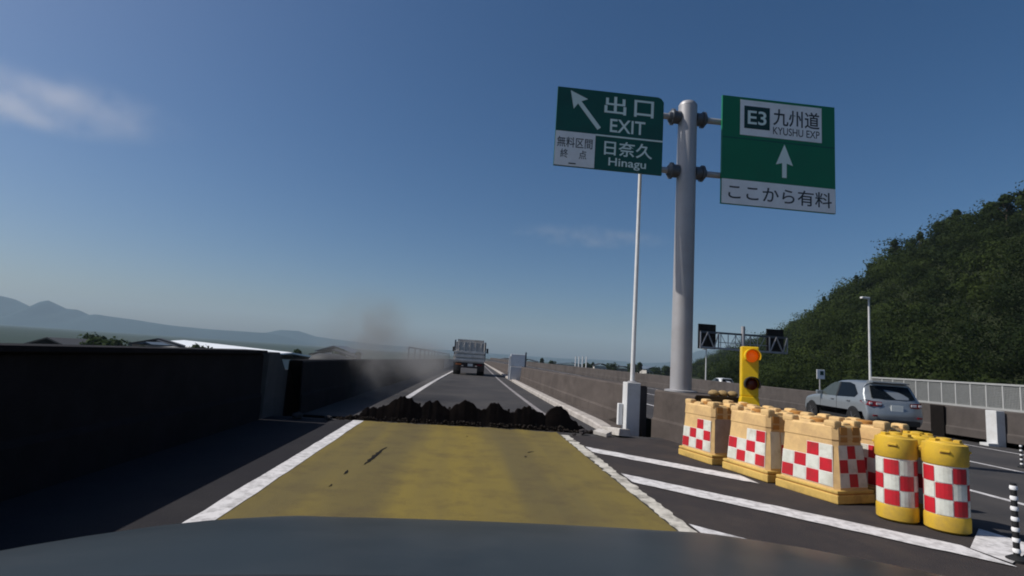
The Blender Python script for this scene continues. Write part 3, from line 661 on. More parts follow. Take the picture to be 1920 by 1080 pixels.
# ------------------------------------------------------------------ crash drums
def drum(loc, rz, label, start):
    t = empty('crash_drum', loc, rz, label, 'crash drum', 'crash cushions in front of the barrier')
    r = 0.168
    MB().lathe([(r - 0.02, 0), (r + 0.005, 0.02), (r + 0.006, 0.13), (r, 0.150)], 40).build('base', drum_y, t, smooth=True)
    MB().lathe([(r - 0.004, 0.148), (r - 0.004, 0.60)], 40, caps=False).build('shell', chk_edge, t, smooth=True)
    # three rows of squares
    n = 8; seg = 4; mb = MB(); g = 0.03
    for row in range(3):
        for c in range(n):
            a0 = 2 * math.pi * (c + g) / n; a1 = 2 * math.pi * (c + 1 - g) / n
            zb = 0.156 + row * 0.142; zt = zb + 0.135
            for k in range(seg):
                t0 = a0 + (a1 - a0) * k / seg; t1 = a0 + (a1 - a0) * (k + 1) / seg; rr = r + 0.001
                mb.add([(rr * math.cos(t0), rr * math.sin(t0), zb), (rr * math.cos(t1), rr * math.sin(t1), zb), (rr * math.cos(t1), rr * math.sin(t1), zt), (rr * math.cos(t0), rr * math.sin(t0), zt)], [(0, 1, 2, 3)], (row + c + start) % 2)
    mb.build('checker_band', [chk_red, chk_white], t, smooth=True, fix=False)
    MB().lathe([(r, 0.588), (r + 0.008, 0.60), (r + 0.010, 0.73), (r + 0.004, 0.775), (r - 0.02, 0.785)], 40).build('collar', drum_y, t, smooth=True)
    MB().lathe([(r - 0.022, 0.78), (r - 0.03, 0.795), (0.06, 0.805), (0.055, 0.825), (0.02, 0.83)], 32).build('lid', drum_y, t, smooth=True)
    for k in range(4):
        a = k * math.pi / 2 + 0.5
        c, s = math.cos(a), math.sin(a)
        q = MB(); q.box((c * (r + 0.008), s * (r + 0.008), 0.72), (0.03, 0.07, 0.018), a); q.build('handle', drum_y, t, bevel=0.004)
        MB().box((c * (r + 0.004), s * (r + 0.004), 0.706), (0.014, 0.075, 0.016), a).build('handle_recess', tan_dk, t)
    for k in range(3):
        a = k * 2.1 + 0.2
        MB().box((math.cos(a) * 0.10, math.sin(a) * 0.10, 0.805), (0.05, 0.07, 0.03), a).build('lid_lug', drum_y, t, bevel=0.005)
    return t
drum((4.315, 5.03, 0.006), R_(-78), 'yellow crash drum with red and white checks, touching the tan boxes', 0)
drum((4.555, 4.74, 0.006), R_(-72), 'yellow crash drum with red and white checks, beside the white chevron tip', 1)
drum((4.70, 5.20, 0.006), R_(-30), 'yellow crash drum standing behind the two front drums', 0)

# ------------------------------------------------------------------ flashing signal, sandbags, delineators
t = empty('warning_signal', (4.83, 8.68, 0), R_(-20), 'yellow two lamp flashing signal behind the tan crash cushions', 'warning signal')
MB().lathe([(0.26, 0), (0.26, 0.06), (0.10, 0.10), (0.07, 0.45), (0.07, 0.72)], 20).build('foot', flash_y, t, smooth=True)
MB().prism([(-0.17, 0.70), (0.17, 0.70), (0.13, 0.93), (-0.13, 0.93)], 'Y', -0.12, 0.12).build('skirt', flash_y, t, bevel=0.01)
MB().box((0, 0, 1.345), (0.27, 0.20, 0.83)).build('housing', flash_y, t, bevel=0.018)
for zc, m_ in ((1.60, lamp_on), (1.14, lamp_off)):
    q = MB()
    for k in range(14):
        a0 = R_(-30) + R_(240) * k / 14; a1 = R_(-30) + R_(240) * (k + 1) / 14
        for r0 in (0.112,):
            A = lambda a, rr, y: (0.02 + rr * math.cos(a), y, zc + rr * math.sin(a))
            q.add([A(a0, r0, -0.10), A(a1, r0, -0.10), A(a1, r0, -0.26), A(a0, r0, -0.26), A(a0, r0 + .012, -0.10), A(a1, r0 + .012, -0.10), A(a1, r0 + .012, -0.26), A(a0, r0 + .012, -0.26)], [(0, 1, 2, 3), (4, 7, 6, 5), (3, 2, 6, 7)])
    q.build('visor', flash_y if zc > 1.4 else black_pl, t, smooth=True)
    q = MB(); n = 20
    pr = [(0.10, 0.0), (0.09, 0.03), (0.06, 0.05), (0.0, 0.058)]
    v = []; f = []
    for r, d in pr[:-1]:
        for i in range(n): v.append((0.02 + r * math.cos(2 * math.pi * i / n), -0.10 - d, zc + r * math.sin(2 * math.pi * i / n)))
    for k in range(2):
        for i in range(n): f.append((k * n + i, k * n + (i + 1) % n, (k + 1) * n + (i + 1) % n, (k + 1) * n + i))
    f.append(tuple(range(2 * n, 3 * n)))
    q.add(v, f).build('lens', m_, t, smooth=True, angle=60)
for k, (x, y) in enumerate([(4.45, 9.16), (4.62, 9.17), (4.79, 9.16)]):
    bm = bmesh.new(); bmesh.ops.create_uvsphere(bm, u_segments=14, v_segments=9, radius=0.1)
    for v in bm.verts:
        v.co.x *= 0.95; v.co.y *= 0.9; v.co.z = (v.co.z * 0.62 if v.co.z > 0 else v.co.z * 0.5) + 0.05
        v.co += Vector((random.uniform(-.006, .006), random.uniform(-.006, .006), random.uniform(-.004, .004)))
    me = bpy.data.meshes.new('sandbag'); bm.to_mesh(me); bm.free(); me.materials.append(bag_m)
    me.polygons.foreach_set('use_smooth', [True] * len(me.polygons))
    o = bpy.data.objects.new('sandbag', me); COL.objects.link(o); o.location = (x, y, 0.875)
    tag(o, 'brown sandbag in a short row on the barrier end beside the flashing signal', 'sandbag', 'sandbags on the barrier end')
def delineator(loc, h, label, bands):
    t = empty('delineator_post', loc, 0, label, 'delineator', 'delineator posts beside the main carriageway')
    MB().lathe([(0.07, 0), (0.07, 0.025), (0.03, 0.05)], 16).build('foot', black_pl, t, smooth=True)
    MB().tube((0, 0, 0.04), (0, 0, h), 0.022, 0.020, 12).build('post', black_pl, t, smooth=True)
    for k in range(bands):
        z = 0.08 + (h - 0.10) * k / (bands - 1) * 0.96
        MB().lathe([(0.0235, 0), (0.027, 0.012), (0.0235, 0.032)], 12, (0, 0, z - 0.01), caps=False).build('reflective_band', sign_white, t, smooth=True)
delineator((4.40, 3.98, 0.0), 0.59, 'slim black post with white bands at the tip of the white chevron', 7)
delineator((11.85, 10.52, mz(11.85)), 0.48, 'slim black banded post by the white line of the main carriageway', 5)

# ------------------------------------------------------------------ car bodies
def make_car(name, loc, rz, label, paint, group=None, Lc=4.25, Wc=1.76, Hc=1.54):
    t = empty(name, loc, rz, label, 'car', group)
    # y = 0 at the rear bumper, +y towards the front; x across
    out = [(0.10, 0.24), (0.02, 0.36), (0.0, 0.52), (0.03, 0.68), (0.07, 0.80), (0.10, 0.92), (0.14, 0.99), (0.52, 1.42), (0.40, 1.485), (0.62, 1.50), (1.1, Hc - 0.01), (1.6, Hc), (2.0, Hc - 0.03), (2.3, 1.42), (2.75, 1.16), (3.02, 1.02), (3.3, 0.98), (3.8, 0.90), (4.1, 0.78), (4.22, 0.62), (4.25, 0.45), (4.18, 0.25)]
    out[7] = (0.44, 1.40); out[8] = (0.40, 1.46)
    # resample
    P = []
    for i in range(len(out) - 1):
        for k in range(4):
            s = k / 4; P.append((out[i][0] * (1 - s) + out[i + 1][0] * s, out[i][1] * (1 - s) + out[i + 1][1] * s))
    P.append(out[-1]); P = np.array(P)
    for _ in range(2): P[1:-1] = 0.25 * P[:-2] + 0.5 * P[1:-1] + 0.25 * P[2:]
    hw = Wc / 2
    def W(y, z):
        w = hw * (1.0 if z > 0.45 else 0.965 + 0.035 * max(0, (z - 0.24) / 0.21))
        if z > 0.93: w -= (z - 0.93) * 0.36
        if y > 3.2: w -= 0.13 * ((y - 3.2) / 1.05) ** 2
        if y < 0.7: w -= 0.07 * ((0.7 - y) / 0.7) ** 2
        return w
    n = len(P); mb = MB(); m_ = 13; rad = 0.09
    idx = []
    rings = [(0.0, rad), (0.012, 0.05), (0.03, 0.022), (0.06, 0.006), (0.10, 0.0)]
    for i, (y, z) in enumerate(P):
        row = []
        we = W(y, z) - rad
        for j in range(m_):
            v = -1 + 2 * j / (m_ - 1)
            dy = 0.10 * abs(v) ** 3.5 * (1 if y < 0.6 else (-1 if y > 3.9 else 0)) * (1 if z < 1.2 else 0.6)
            dz = -0.035 * v * v if 0.5 < y < 4.0 else 0
            row.append((v * we, y + dy, z + dz))
        idx.append(row)
    base = 0
    verts = [p for r in idx for p in r]; faces = [(i * m_ + j, i * m_ + j + 1, (i + 1) * m_ + j + 1, (i + 1) * m_ + j) for i in range(n - 1) for j in range(m_ - 1)]
    # side skins: from the strip edge inwards to the spine
    wheel_y = (0.80, 3.38); wr = 0.325
    for sd in (-1, 1):
        prev = [(i * m_ + (0 if sd < 0 else m_ - 1)) for i in range(n)]
        q0 = [Vector((np.clip(y, 0.35, 3.85), 0.58)) for y, z in P]
        levels = [(0.04, 0.045), (0.10, 0.012), (0.2, 0.0), (0.4, 0.0), (0.6, 0.0), (0.8, 0.0), (1.0, 0.0)]
        for s, inset in levels:
            cur = []
            for i, (y, z) in enumerate(P):
                e = verts[i * m_ + (0 if sd < 0 else m_ - 1)]
                yy = e[1] + (q0[i].x - e[1]) * s; zz = e[2] + (q0[i].y - e[2]) * s
                cur.append(len(verts)); verts.append((sd * (W(yy, zz) - inset), yy, zz))
            for i in range(n - 1): faces.append((prev[i], prev[i + 1], cur[i + 1], cur[i]))
            prev = cur
    mb.add(verts, faces)
    mb.build('body', paint, t, smooth=True, angle=50)
    # underbody
    MB().box((0, Lc / 2, 0.30), (Wc - 0.16, Lc - 0.5, 0.16)).build('underbody', black_pl, t)
    def patch(name, pts, m, off=0.008, sd=1, parent=t):
        c = np.mean(np.array(pts), 0)
        v = [(sd * (W(y, z) + off), y, z) for y, z in pts] 
        return MB().add(v, [tuple(range(len(v)))]).build(name, m, parent)
    for sd in (-1, 1):
        patch('rear_side_window', [(0.62, 1.10), (0.74, 0.99), (1.72, 0.965), (1.74, 1.435), (1.25, 1.44), (0.95, 1.38)], glass_dk, sd=sd)
        patch('front_side_window', [(1.80, 0.965), (2.84, 0.985), (2.72, 1.10), (2.36, 1.32), (2.12, 1.41), (1.80, 1.435)], glass_cl, sd=sd)
        patch('window_pillar', [(1.715, 0.96), (1.805, 0.96), (1.805, 1.44), (1.735, 1.44)], black_pl, off=0.010, sd=sd)
        for y0 in (1.05, 2.0):
            MB().box((sd * (hw + 0.012), y0, 0.86), (0.03, 0.17, 0.035)).build('door_handle', alloy, t, bevel=0.006)
        for y0, y1 in ((1.76, 0.32), (2.80, 0.34)):
            MB().bar((sd * (W(y0, .6) + 0.001), y0, y1), (sd * (W(y0, .9) + 0.001), y0 + 0.0, 0.95), 0.008).build('door_seam', black_pl, t)
        q = MB(); q.box((sd * (hw + 0.08), 2.72, 1.03), (0.20, 0.11, 0.13)); q.build('mirror', paint, t, bevel=0.03)
        # wheels with arch
        for wy in wheel_y:
            q = MB(); n2 = 22
            for k in range(n2):
                a0 = math.pi * 1.16 * k / n2 - 0.08 * math.pi; a1 = math.pi * 1.16 * (k + 1) / n2 - 0.08 * math.pi
                c0, s0, c1, s1 = math.cos(a0), math.sin(a0), math.cos(a1), math.sin(a1); xo = sd * (hw + 0.010)
                q.add([(xo, wy, wr), (xo, wy + c0 * 0.385, wr + s0 * 0.385), (xo, wy + c1 * 0.385, wr + s1 * 0.385)], [(0, 1, 2)])
            q.build('wheel_arch', black_pl, t)
            wt = MB(); wt.tube((sd * (hw - 0.19), wy, wr), (sd * (hw + 0.018), wy, wr), wr - 0.005, wr - 0.005, 28); whl = wt.build('wheel', rubber, t, smooth=True)
            rm = MB(); rm.tube((sd * (hw + 0.019), wy, wr), (sd * (hw + 0.026), wy, wr), 0.05, 0.045, 12)
            for k in range(5):
                a = 2 * math.pi * k / 5
                rm.bar((sd * (hw + 0.022), wy, wr), (sd * (hw + 0.022), wy + 0.21 * math.cos(a), wr + 0.21 * math.sin(a)), 0.04, 0.012)
            rm.build('rim', alloy, whl)
    # rear window, spoiler, lamps, plate
    def rear(name, pts, m, off=0.012):
        v = []
        for x, z in pts:
            yy = float(np.interp(z, P[:30, 1], P[:30, 0])) + 0.10 * (abs(x) / (hw - .09)) ** 3.5 * (1 if z < 1.2 else 0.6)
            v.append((x, yy - off, z))
        return MB().add(v, [tuple(range(len(v)))]).build(name, m, t)
    rear('rear_window', [(-0.66, 1.02), (-0.3, 1.0), (0.3, 1.0), (0.66, 1.02), (0.585, 1.38), (0.3, 1.395), (-0.3, 1.395), (-0.585, 1.38)], glass_dk, 0.022)
    MB().prism([(0.30, 1.47), (0.28, 1.50), (0.62, 1.53), (0.62, 1.47)], 'X', -0.56, 0.56).build('spoiler', paint, t, bevel=0.012)
    for sd in (-1, 1):
        q = MB(); q.add([(sd * 0.42, 0.062, 0.78), (sd * 0.70, 0.10, 0.77), (sd * 0.70, 0.13, 0.93), (sd * 0.42, 0.085, 0.91)], [(0, 1, 2, 3)]); q.build('tail_lamp', tail_red, t)
        q = MB(); q.add([(sd * 0.70, 0.10, 0.77), (sd * (hw - 0.035), 0.20, 0.80), (sd * (hw + 0.004), 0.44, 0.90), (sd * (hw - 0.03), 0.22, 0.955), (sd * 0.70, 0.13, 0.93)], [(0, 1, 2, 3, 4)]); q.build('tail_lamp', tail_red, t)
        MB().box((sd * 0.52, 0.066, 0.85), (0.16, 0.02, 0.07)).build('reversing_lens', tail_wh, t, bevel=0.008)
        MB().box((sd * 0.735, 0.115, 0.855), (0.09, 0.03, 0.06)).build('reversing_lens', tail_wh, t, bevel=0.008)
        MB().box((sd * 0.66, 0.03, 0.50), (0.12, 0.05, 0.05)).build('reflector', tail_red, t, bevel=0.006)
        q = MB(); q.add([(sd * 0.55, 4.215, 0.66), (sd * 0.76, 4.04, 0.68), (sd * 0.79, 3.86, 0.80), (sd * 0.55, 4.12, 0.77)], [(0, 1, 2, 3)]); q.build('headlight', tail_wh, t)
    MB().box((0, 0.035, 0.745), (0.36, 0.02, 0.175)).build('number_plate', plate_w, t, bevel=0.003)
    MB().box((0, 0.02, 0.33), (1.30, 0.06, 0.16)).build('bumper_insert', black_pl, t, bevel=0.02)
    q = MB(); q.add([(-0.62, 2.97, 1.045), (0.62, 2.97, 1.045), (0.54, 2.33, 1.42), (-0.54, 2.33, 1.42)], [(0, 1, 2, 3)]); q.build('windscreen', glass_dk, t)
    return t
cx_, cy_ = 14.35, 16.6
sc_ = make_car('hatchback_car', (cx_, cy_, mz(cx_) + 0.03), R_(-8), 'silver hatchback car driving on the main carriageway past the crash cushions', silver)
sc_.scale = (1.07, 1.07, 1.10)
make_car('distant_car', (31.4, 61, -0.9), R_(-2), 'distant white car with only its roof showing above the wall', paint_w)

# ------------------------------------------------------------------ the car that carries the camera
cr = empty('grey_car', (0.14, 0, 0), 0, 'dark grey car bonnet on the yellow pavement in front of the torn joint', 'car')
yy = np.array([0.45, 0.60, 0.72, 0.85, 1.0, 1.15, 1.3, 1.42, 1.5, 1.58, 1.65, 1.70, 1.73])
zz = np.array([1.060, 1.046, 1.028, 1.008, 0.983, 0.953, 0.921, 0.893, 0.870, 0.842, 0.805, 0.765, 0.715])
zz = zz - 0.009
xs_h = np.linspace(-0.86, 0.86, 35)
P = np.zeros((len(yy), len(xs_h), 3))
for i, (y, z) in enumerate(zip(yy, zz)):
    for j, x in enumerate(xs_h):
        a = abs(x) / 0.86
        rid = 0.003 * math.exp(-((abs(x) - 0.52) / 0.06) ** 2)
        P[i, j] = (x, y - 0.12 * a ** 4 * (y / 1.7) ** 2, z - 0.012 * a * a - 0.022 * a ** 8 + rid)
grid_mesh('bonnet', P, hood_m, cr)
for sd in (-1, 1):
    Q = np.zeros((len(yy), 7, 3))
    for i, (y, z) in enumerate(zip(yy, zz)):
        for k in range(7):
            s = k / 6
            Q[i, k] = (sd * (0.866 + 0.05 * math.sin(s * math.pi / 2)), y - 0.12 * (y / 1.7) ** 2 - 0.05 * s * (y / 1.7) ** 4, z - 0.040 - 0.30 * (1 - math.cos(s * math.pi / 2)))
    grid_mesh('wing', Q, hood_m, cr)
    MB().box((sd * 0.66, 1.55, 0.64), (0.34, 0.08, 0.12), -sd * 0.3).build('headlight', tail_wh, cr, bevel=0.02)
    w = MB().tube((sd * 0.68, 1.02, 0.31), (sd * 0.88, 1.02, 0.31), 0.31, 0.31, 24).build('wheel', rubber, cr, smooth=True)
    MB().tube((sd * 0.881, 1.02, 0.31), (sd * 0.89, 1.02, 0.31), 0.20, 0.18, 16).build('rim', alloy, w, smooth=True)
MB().box((0, 1.63, 0.48), (1.50, 0.14, 0.42)).build('bumper', hood_m, cr, bevel=0.05)
cwl = np.array([[(x, y, 1.088 - 0.05 * x * x - dz) for (y, dz) in ((0.585, 0.05), (0.575, 0.012), (0.55, 0.0), (0.34, 0.0), (0.33, 0.25))] for x in np.linspace(-1.0, 1.0, 21)])
grid_mesh('cowl', cwl, black_pl, cr)
MB().bar((-0.62, 0.47, 1.072), (0.10, 0.46, 1.094), 0.018, 0.014).build('wiper', black_pl, cr)
MB().bar((0.02, 0.50, 1.094), (0.62, 0.49, 1.074), 0.018, 0.014).build('wiper', black_pl, cr)
MB().box((0, 0.80, 0.62), (1.70, 1.50, 0.30)).build('engine_bay', black_pl, cr)

# ------------------------------------------------------------------ dump truck
def dump_truck(loc, rz):
    t = empty('dump_truck', loc, rz, 'grey dump truck with white tailgate bands driving away along the far road', 'truck')
    MB().box((0, 3.4, 0.78), (0.9, 6.6, 0.26)).build('chassis', chassis_m, t)
    MB().box((0, 2.2, 1.06), (2.26, 4.4, 0.22)).build('bed_floor', bed_grey, t)
    for sd in (-1, 1):
        MB().box((sd * 1.14, 2.2, 1.80), (0.07, 4.4, 1.36)).build('bed_side', bed_grey, t)
        for k in range(4): MB().box((sd * 1.20, 0.5 + k * 1.1, 1.75), (0.07, 0.12, 1.3)).build('side_rib', bed_grey, t)
        MB().box((sd * 1.16, 0.05, 1.98), (0.11, 0.12, 1.30 if sd < 0 else 1.16)).build('corner_post', galv_dark, t)
    g = MB(); g.box((0, -0.02, 2.12), (2.16, 0.06, 0.76)); tg = g.build('tailgate', bed_grey, t, bevel=0.01)
    for k in range(5): MB().box((-0.86 + k * 0.43, -0.07, 2.12), (0.05, 0.05, 0.74)).build('tailgate_rib', bed_white, tg)
    for zc, hh in ((1.74, 0.16), (1.45, 0.20), (1.14, 0.16)):
        MB().box((0, -0.06, zc), (2.34, 0.10, hh)).build('white_band', bed_white, t, bevel=0.01)
    MB().box((0, 0.0, 1.45), (2.20, 0.06, 0.62)).build('tailgate_lower', bed_grey, t)
    MB().box((0, 4.45, 1.95), (2.24, 0.08, 1.75)).build('headboard', bed_grey, t)
    c = MB(); c.prism([(4.75, 0.75), (6.55, 0.75), (6.62, 1.5), (6.45, 2.45), (6.2, 2.66), (4.75, 2.66)], 'X', -1.18, 1.18); c.build('cab', bed_white, t, bevel=0.05)
    MB().box((0, 4.74, 2.15), (1.6, 0.03, 0.5)).build('rear_cab_window', glass_dk, t)
    for sd in (-1, 1):
        MB().bar((sd * 1.15, 6.35, 2.2), (sd * 1.5, 6.45, 2.15), 0.03).build('mirror_arm', black_pl, t)
        MB().box((sd * 1.5, 6.4, 1.98), (0.18, 0.08, 0.42)).build('mirror', black_pl, t, bevel=0.02)
        for wy, dual in ((1.0, 1), (2.25, 1), (5.6, 0)):
            w = MB().tube((sd * (0.66 if dual else 0.92), wy, 0.48), (sd * 1.20, wy, 0.48), 0.48, 0.48, 24).build('wheel', rubber, t, smooth=True)
            MB().tube((sd * 1.201, wy, 0.48), (sd * 1.21, wy, 0.48), 0.26, 0.2, 16).build('rim', alloy, w, smooth=True)
        MB().box((sd * 0.93, 0.30, 0.62), (0.52, 0.03, 0.62)).build('mud_flap', chassis_m, t)
        MB().box((sd * 0.80, -0.02, 0.80), (0.42, 0.06, 0.13)).build('tail_lamp', orange_l if sd < 0 else tail_red, t, bevel=0.01)
    MB().box((0, 0.04, 0.60), (2.2, 0.08, 0.12)).build('bumper_bar', chassis_m, t)
    MB().box((0, 0.30, 0.86), (2.25, 0.10, 0.22)).build('rear_crossmember', chassis_m, t)
    MB().box((0.1, -0.01, 0.78), (0.40, 0.03, 0.2)).build('number_plate', bed_white, t)
    return t
TY = 41.5
dump_truck((0.60, TY, rz_(TY)), R_(-1.2))
# pale cabinet on the kerb near the truck
t = empty('roadside_cabinet', (3.60, 34.5, rz_(34.5) + 0.1), R_(-2), 'grey and white roadside cabinet with two posts beside the far barrier', 'cabinet')
MB().box((0.0, 0, 0.42), (0.92, 0.40, 0.84)).build('lower_panel', conc_pale, t, bevel=0.02)
MB().box((0.0, 0.02, 1.25), (0.92, 0.36, 0.78)).build('upper_panel', white_metal, t, bevel=0.02)
MB().box((-0.52, -0.12, 0.75), (0.09, 0.12, 1.5)).build('post', white_metal, t, bevel=0.01)
MB().box((0.50, -0.12, 0.90), (0.09, 0.12, 1.8)).build('post', galv_dark, t, bevel=0.01)

# ------------------------------------------------------------------ gantry, lamps, small signs on the right
gy = 60.0
t = empty('sign_gantry', (32.6, gy, -0.9), 0, 'steel truss gantry with two dark sign boards seen from behind', 'gantry')
GZ = 0.9
MB().tube((0.0, 0, 0), (0.0, 0, 7.7), 0.26, 0.22, 16).build('column', galv, t, smooth=True)
for zc in (6.55 + GZ * 0.2, 4.75 + GZ * 0.2):
    MB().bar((-5.2, 0, zc), (5.4, 0, zc), 0.22, 0.22).build('chord', galv_dark if zc > 6 else galv, t)
MB().bar((-3.0, 0.05, 5.65), (3.0, 0.05, 5.65), 0.08, 0.08).build('chord', galv, t)
for sx0 in (-4.15, 4.25):
    MB().box((sx0, 0.55, 6.25), (2.1, 0.22, 2.9)).build('sign_board', black_steel, t, bevel=0.02)
    for a, b in (((-1.0, 4.9), (-0.2, 6.7)), ((-0.2, 6.7), (0.6, 4.9)), ((0.6, 4.9), (1.1, 6.7)), ((-1.05, 4.9), (-1.05, 6.7)), ((1.12, 4.9), (1.12, 6.7))):
        MB().bar((sx0 + a[0], -0.12, a[1]), (sx0 + b[0], -0.12, b[1]), 0.13, 0.10).build('brace', galv, t)
for k in range(6):
    x0 = -2.7 + k * 0.9
    MB().bar((x0, 0.02, 4.95), (x0, 0.02, 6.6), 0.07, 0.07).build('lattice', galv, t)
    if abs(x0 + .45) > 0.3: MB().bar((x0, 0, 4.95 if k % 2 else 6.6), (x0 + 0.9, 0, 6.6 if k % 2 else 4.95), 0.05, 0.05).build('lattice', galv, t)

def street_lamp(loc, h, r, label, arm=0.7):
    t = empty('street_lamp', loc, 0, label, 'street lamp')
    MB().tube((0, 0, 0), (0, 0, h), r, r * 0.6, 12).build('pole', conc_pale, t, smooth=True)
    MB().bar((0.05, 0, h), (-arm * 0.5, 0, h + 0.08), r * 0.9).build('arm', conc_pale, t)
    MB().box((-arm * 0.45, 0, h + 0.08), (arm, 0.28, 0.15)).build('lamp_head', white_metal, t, bevel=0.04)
street_lamp((32.3, 40, -2.2), 10.15, 0.12, 'tall pale street lamp rising in front of the wooded hill')
street_lamp((28.4, 60.5, -0.9), 4.7, 0.09, 'short pale lamp pole behind the gantry beside the big sign pole', 0.5)
t = empty('roadside_sign', (17.75, 25.3, WT), 0, 'small white sign with a dark mark on the wall behind the silver car', 'sign')
MB().tube((0, 0, 0), (0, 0, 0.7), 0.03, 0.03, 10).build('post', galv, t, smooth=True)
MB().box((0.02, -0.04, 0.86), (0.42, 0.03, 0.46)).build('board', sign_white, t, bevel=0.01)
MB().box((0.07, -0.06, 0.92), (0.18, 0.012, 0.2)).build('dark_mark', sign_dark, t)
for k in range(4):
    o = MB().tube((WX + 0.2, 75.0 + k * 2.4, WT - 0.02), (WX + 0.2, 75.0 + k * 2.4, WT + 1.55), 0.09, 0.08, 8).build('white_post', white_metal)
    tag(o, 'white post standing on the far end of the brown wall in a row of four', 'post', 'white posts on the far wall')

# ------------------------------------------------------------------ vegetation
def leaf_quads(centres, radii, n, size, tint, squash=0.85, seed=0):
    """leaf clumps: n small quads near the surface and through the volume of each crown"""
    g = np.random.default_rng(seed)
    C = np.repeat(centres, n, 0); Rr = np.repeat(radii, n)[:, None]; T = np.repeat(tint, n)
    N_ = len(C)
    d = g.normal(size=(N_, 3)); d /= np.linalg.norm(d, axis=1)[:, None]
    rad = 0.45 + 0.55 * g.random(N_) ** 0.5
    lump = 1 + 0.25 * np.sin(d[:, 0] * 5 + C[:, 0]) * np.sin(d[:, 1] * 5 + C[:, 1]) + 0.18 * np.sin(d[:, 2] * 7 + C[:, 0])
    p = C + d * (rad * lump)[:, None] * Rr * np.array([1, 1, squash])
    nrm = d + g.normal(size=(N_, 3)) * 0.38; nrm /= np.linalg.norm(nrm, axis=1)[:, None]
    a = np.cross(nrm, g.normal(size=(N_, 3))); a /= np.linalg.norm(a, axis=1)[:, None]; b = np.cross(nrm, a)
    s = (size * (0.6 + 0.8 * g.random(N_)))[:, None]
    v = np.stack([p - a * s - b * s * .6, p + a * s - b * s * .7, p + a * s * .7 + b * s * .7, p - a * s * .8 + b * s * .6], 1)
    tt = np.clip(T + g.normal(0, 0.07, N_) , 0, 1)
    return v.reshape(-1, 3), tt, np.repeat(d * 0.85 + nrm * 0.15, 4, 0)
def quads_object(name, v, tt, m, parent=None, nn=None):
    me = bpy.data.meshes.new(name); nq = len(v) // 4
    me.vertices.add(len(v)); me.vertices.foreach_set('co', v.astype(np.float32).ravel())
    me.loops.add(len(v)); me.loops.foreach_set('vertex_index', np.arange(len(v), dtype=np.int32))
    me.polygons.add(nq); me.polygons.foreach_set('loop_start', np.arange(0, len(v), 4, dtype=np.int32))
    try: me.polygons.foreach_set('loop_total', np.full(nq, 4, dtype=np.int32))
    except Exception: pass
    at = me.attributes.new('tint', 'FLOAT', 'FACE'); at.data.foreach_set('value', tt.astype(np.float32))
    me.update(calc_edges=True); me.validate(); me.materials.append(m)
    if nn is not None:
        me.polygons.foreach_set('use_smooth', np.ones(nq, dtype=bool))
        me.normals_split_custom_set_from_vertices(nn / np.linalg.norm(nn, axis=1)[:, None])
    o = bpy.data.objects.new(name, me); COL.objects.link(o)
    if parent: o.parent = parent
    return o
def sm(t): t = np.clip(t, 0, 1); return t * t * (3 - 2 * t)
def hill_h(x, y):
    xb = np.interp(y, [20, 60, 110, 170, 260, 420], [40, 42, 57, 86, 122, 166])
    Hr = np.interp(y, [20, 60, 90, 105, 118, 130, 150, 165, 200, 260, 420], [40, 41, 41, 40.5, 42, 44, 43, 40, 36, 29, 25])
    Wd = np.interp(y, [20, 100, 200, 420], [60, 55, 50, 60])
    t = (x - xb) / Wd
    return Hr * sm(t * .75 + .04 * np.clip(t * 6, 0, 1)) - 2
gx = np.linspace(30, 340, 90); gyy = np.linspace(-30, 520, 120)
GX, GY = np.meshgrid(gx, gyy)
HZ = hill_h(GX, GY) - 0.5
HZ = HZ - 6 * np.clip((41 - GX) / 8, 0, 1) - 30 * sm((GX - 230) / 110) - 45 * sm((GY - 440) / 80)
HZ += 0.8 * np.sin(GX * 0.21) * np.sin(GY * 0.17)
P = np.stack([GX, GY, HZ], -1)
struct(grid_mesh('hill', P, soil_m))
# crowns over the slope
cs = []
g = np.random.default_rng(5)
for y in np.arange(28, 425, 4.0):
    st = 4.0 + 0.006 * max(0, y - 100)
    xb = float(np.interp(y, [20, 60, 110, 170, 260, 420], [40, 42, 57, 86, 122, 166]))
    for x in np.arange(xb - 1, xb + 74, st):
        cs.append((x + g.uniform(-1.8, 1.8), y + g.uniform(-1.8, 1.8)))
cs = np.array(cs)
z = hill_h(cs[:, 0], cs[:, 1])
rad = g.uniform(1.5, 3.6, len(cs)); rad[g.random(len(cs)) < 0.15] *= 1.4
clump = np.clip(np.sin(cs[:, 0] * 0.37 + 0.8 * np.sin(cs[:, 1] * 0.11)) * np.sin(cs[:, 1] * 0.31 + 1.1), 0, 1)
z = z + 2.6 * clump - 1.6; rad = rad * (0.9 + 0.45 * clump)
cen = np.column_stack([cs, z + rad * 0.75 + g.uniform(0, 1.6, len(cs))])
big = 0.5 + 0.5 * np.sin(cs[:, 0] * 0.11 + 1.3) * np.sin(cs[:, 1] * 0.09)
tint = np.clip(0.25 + 0.35 * (big - 0.5) + 0.12 * clump + g.normal(0, 0.22, len(cs)), 0, 1)
dist = np.hypot(cs[:, 0], cs[:, 1])
parts = []
for lo_, hi_, n_, sz_ in ((0, 95, 850, 0.115), (95, 150, 480, 0.155), (150, 999, 270, 0.235)):
    k_ = (dist >= lo_) & (dist < hi_)
    parts.append(leaf_quads(cen[k_], rad[k_], n_, sz_, tint[k_], seed=3 + n_))
v = np.concatenate([p[0] for p in parts]); tt = np.concatenate([p[1] for p in parts]); nn = np.concatenate([p[2] for p in parts])
fo = quads_object('hillside_forest', v, tt, leaf_m, None, nn)
tag(fo, 'dense dark green forest covering the hill above the mesh fence', 'forest', kind='stuff')
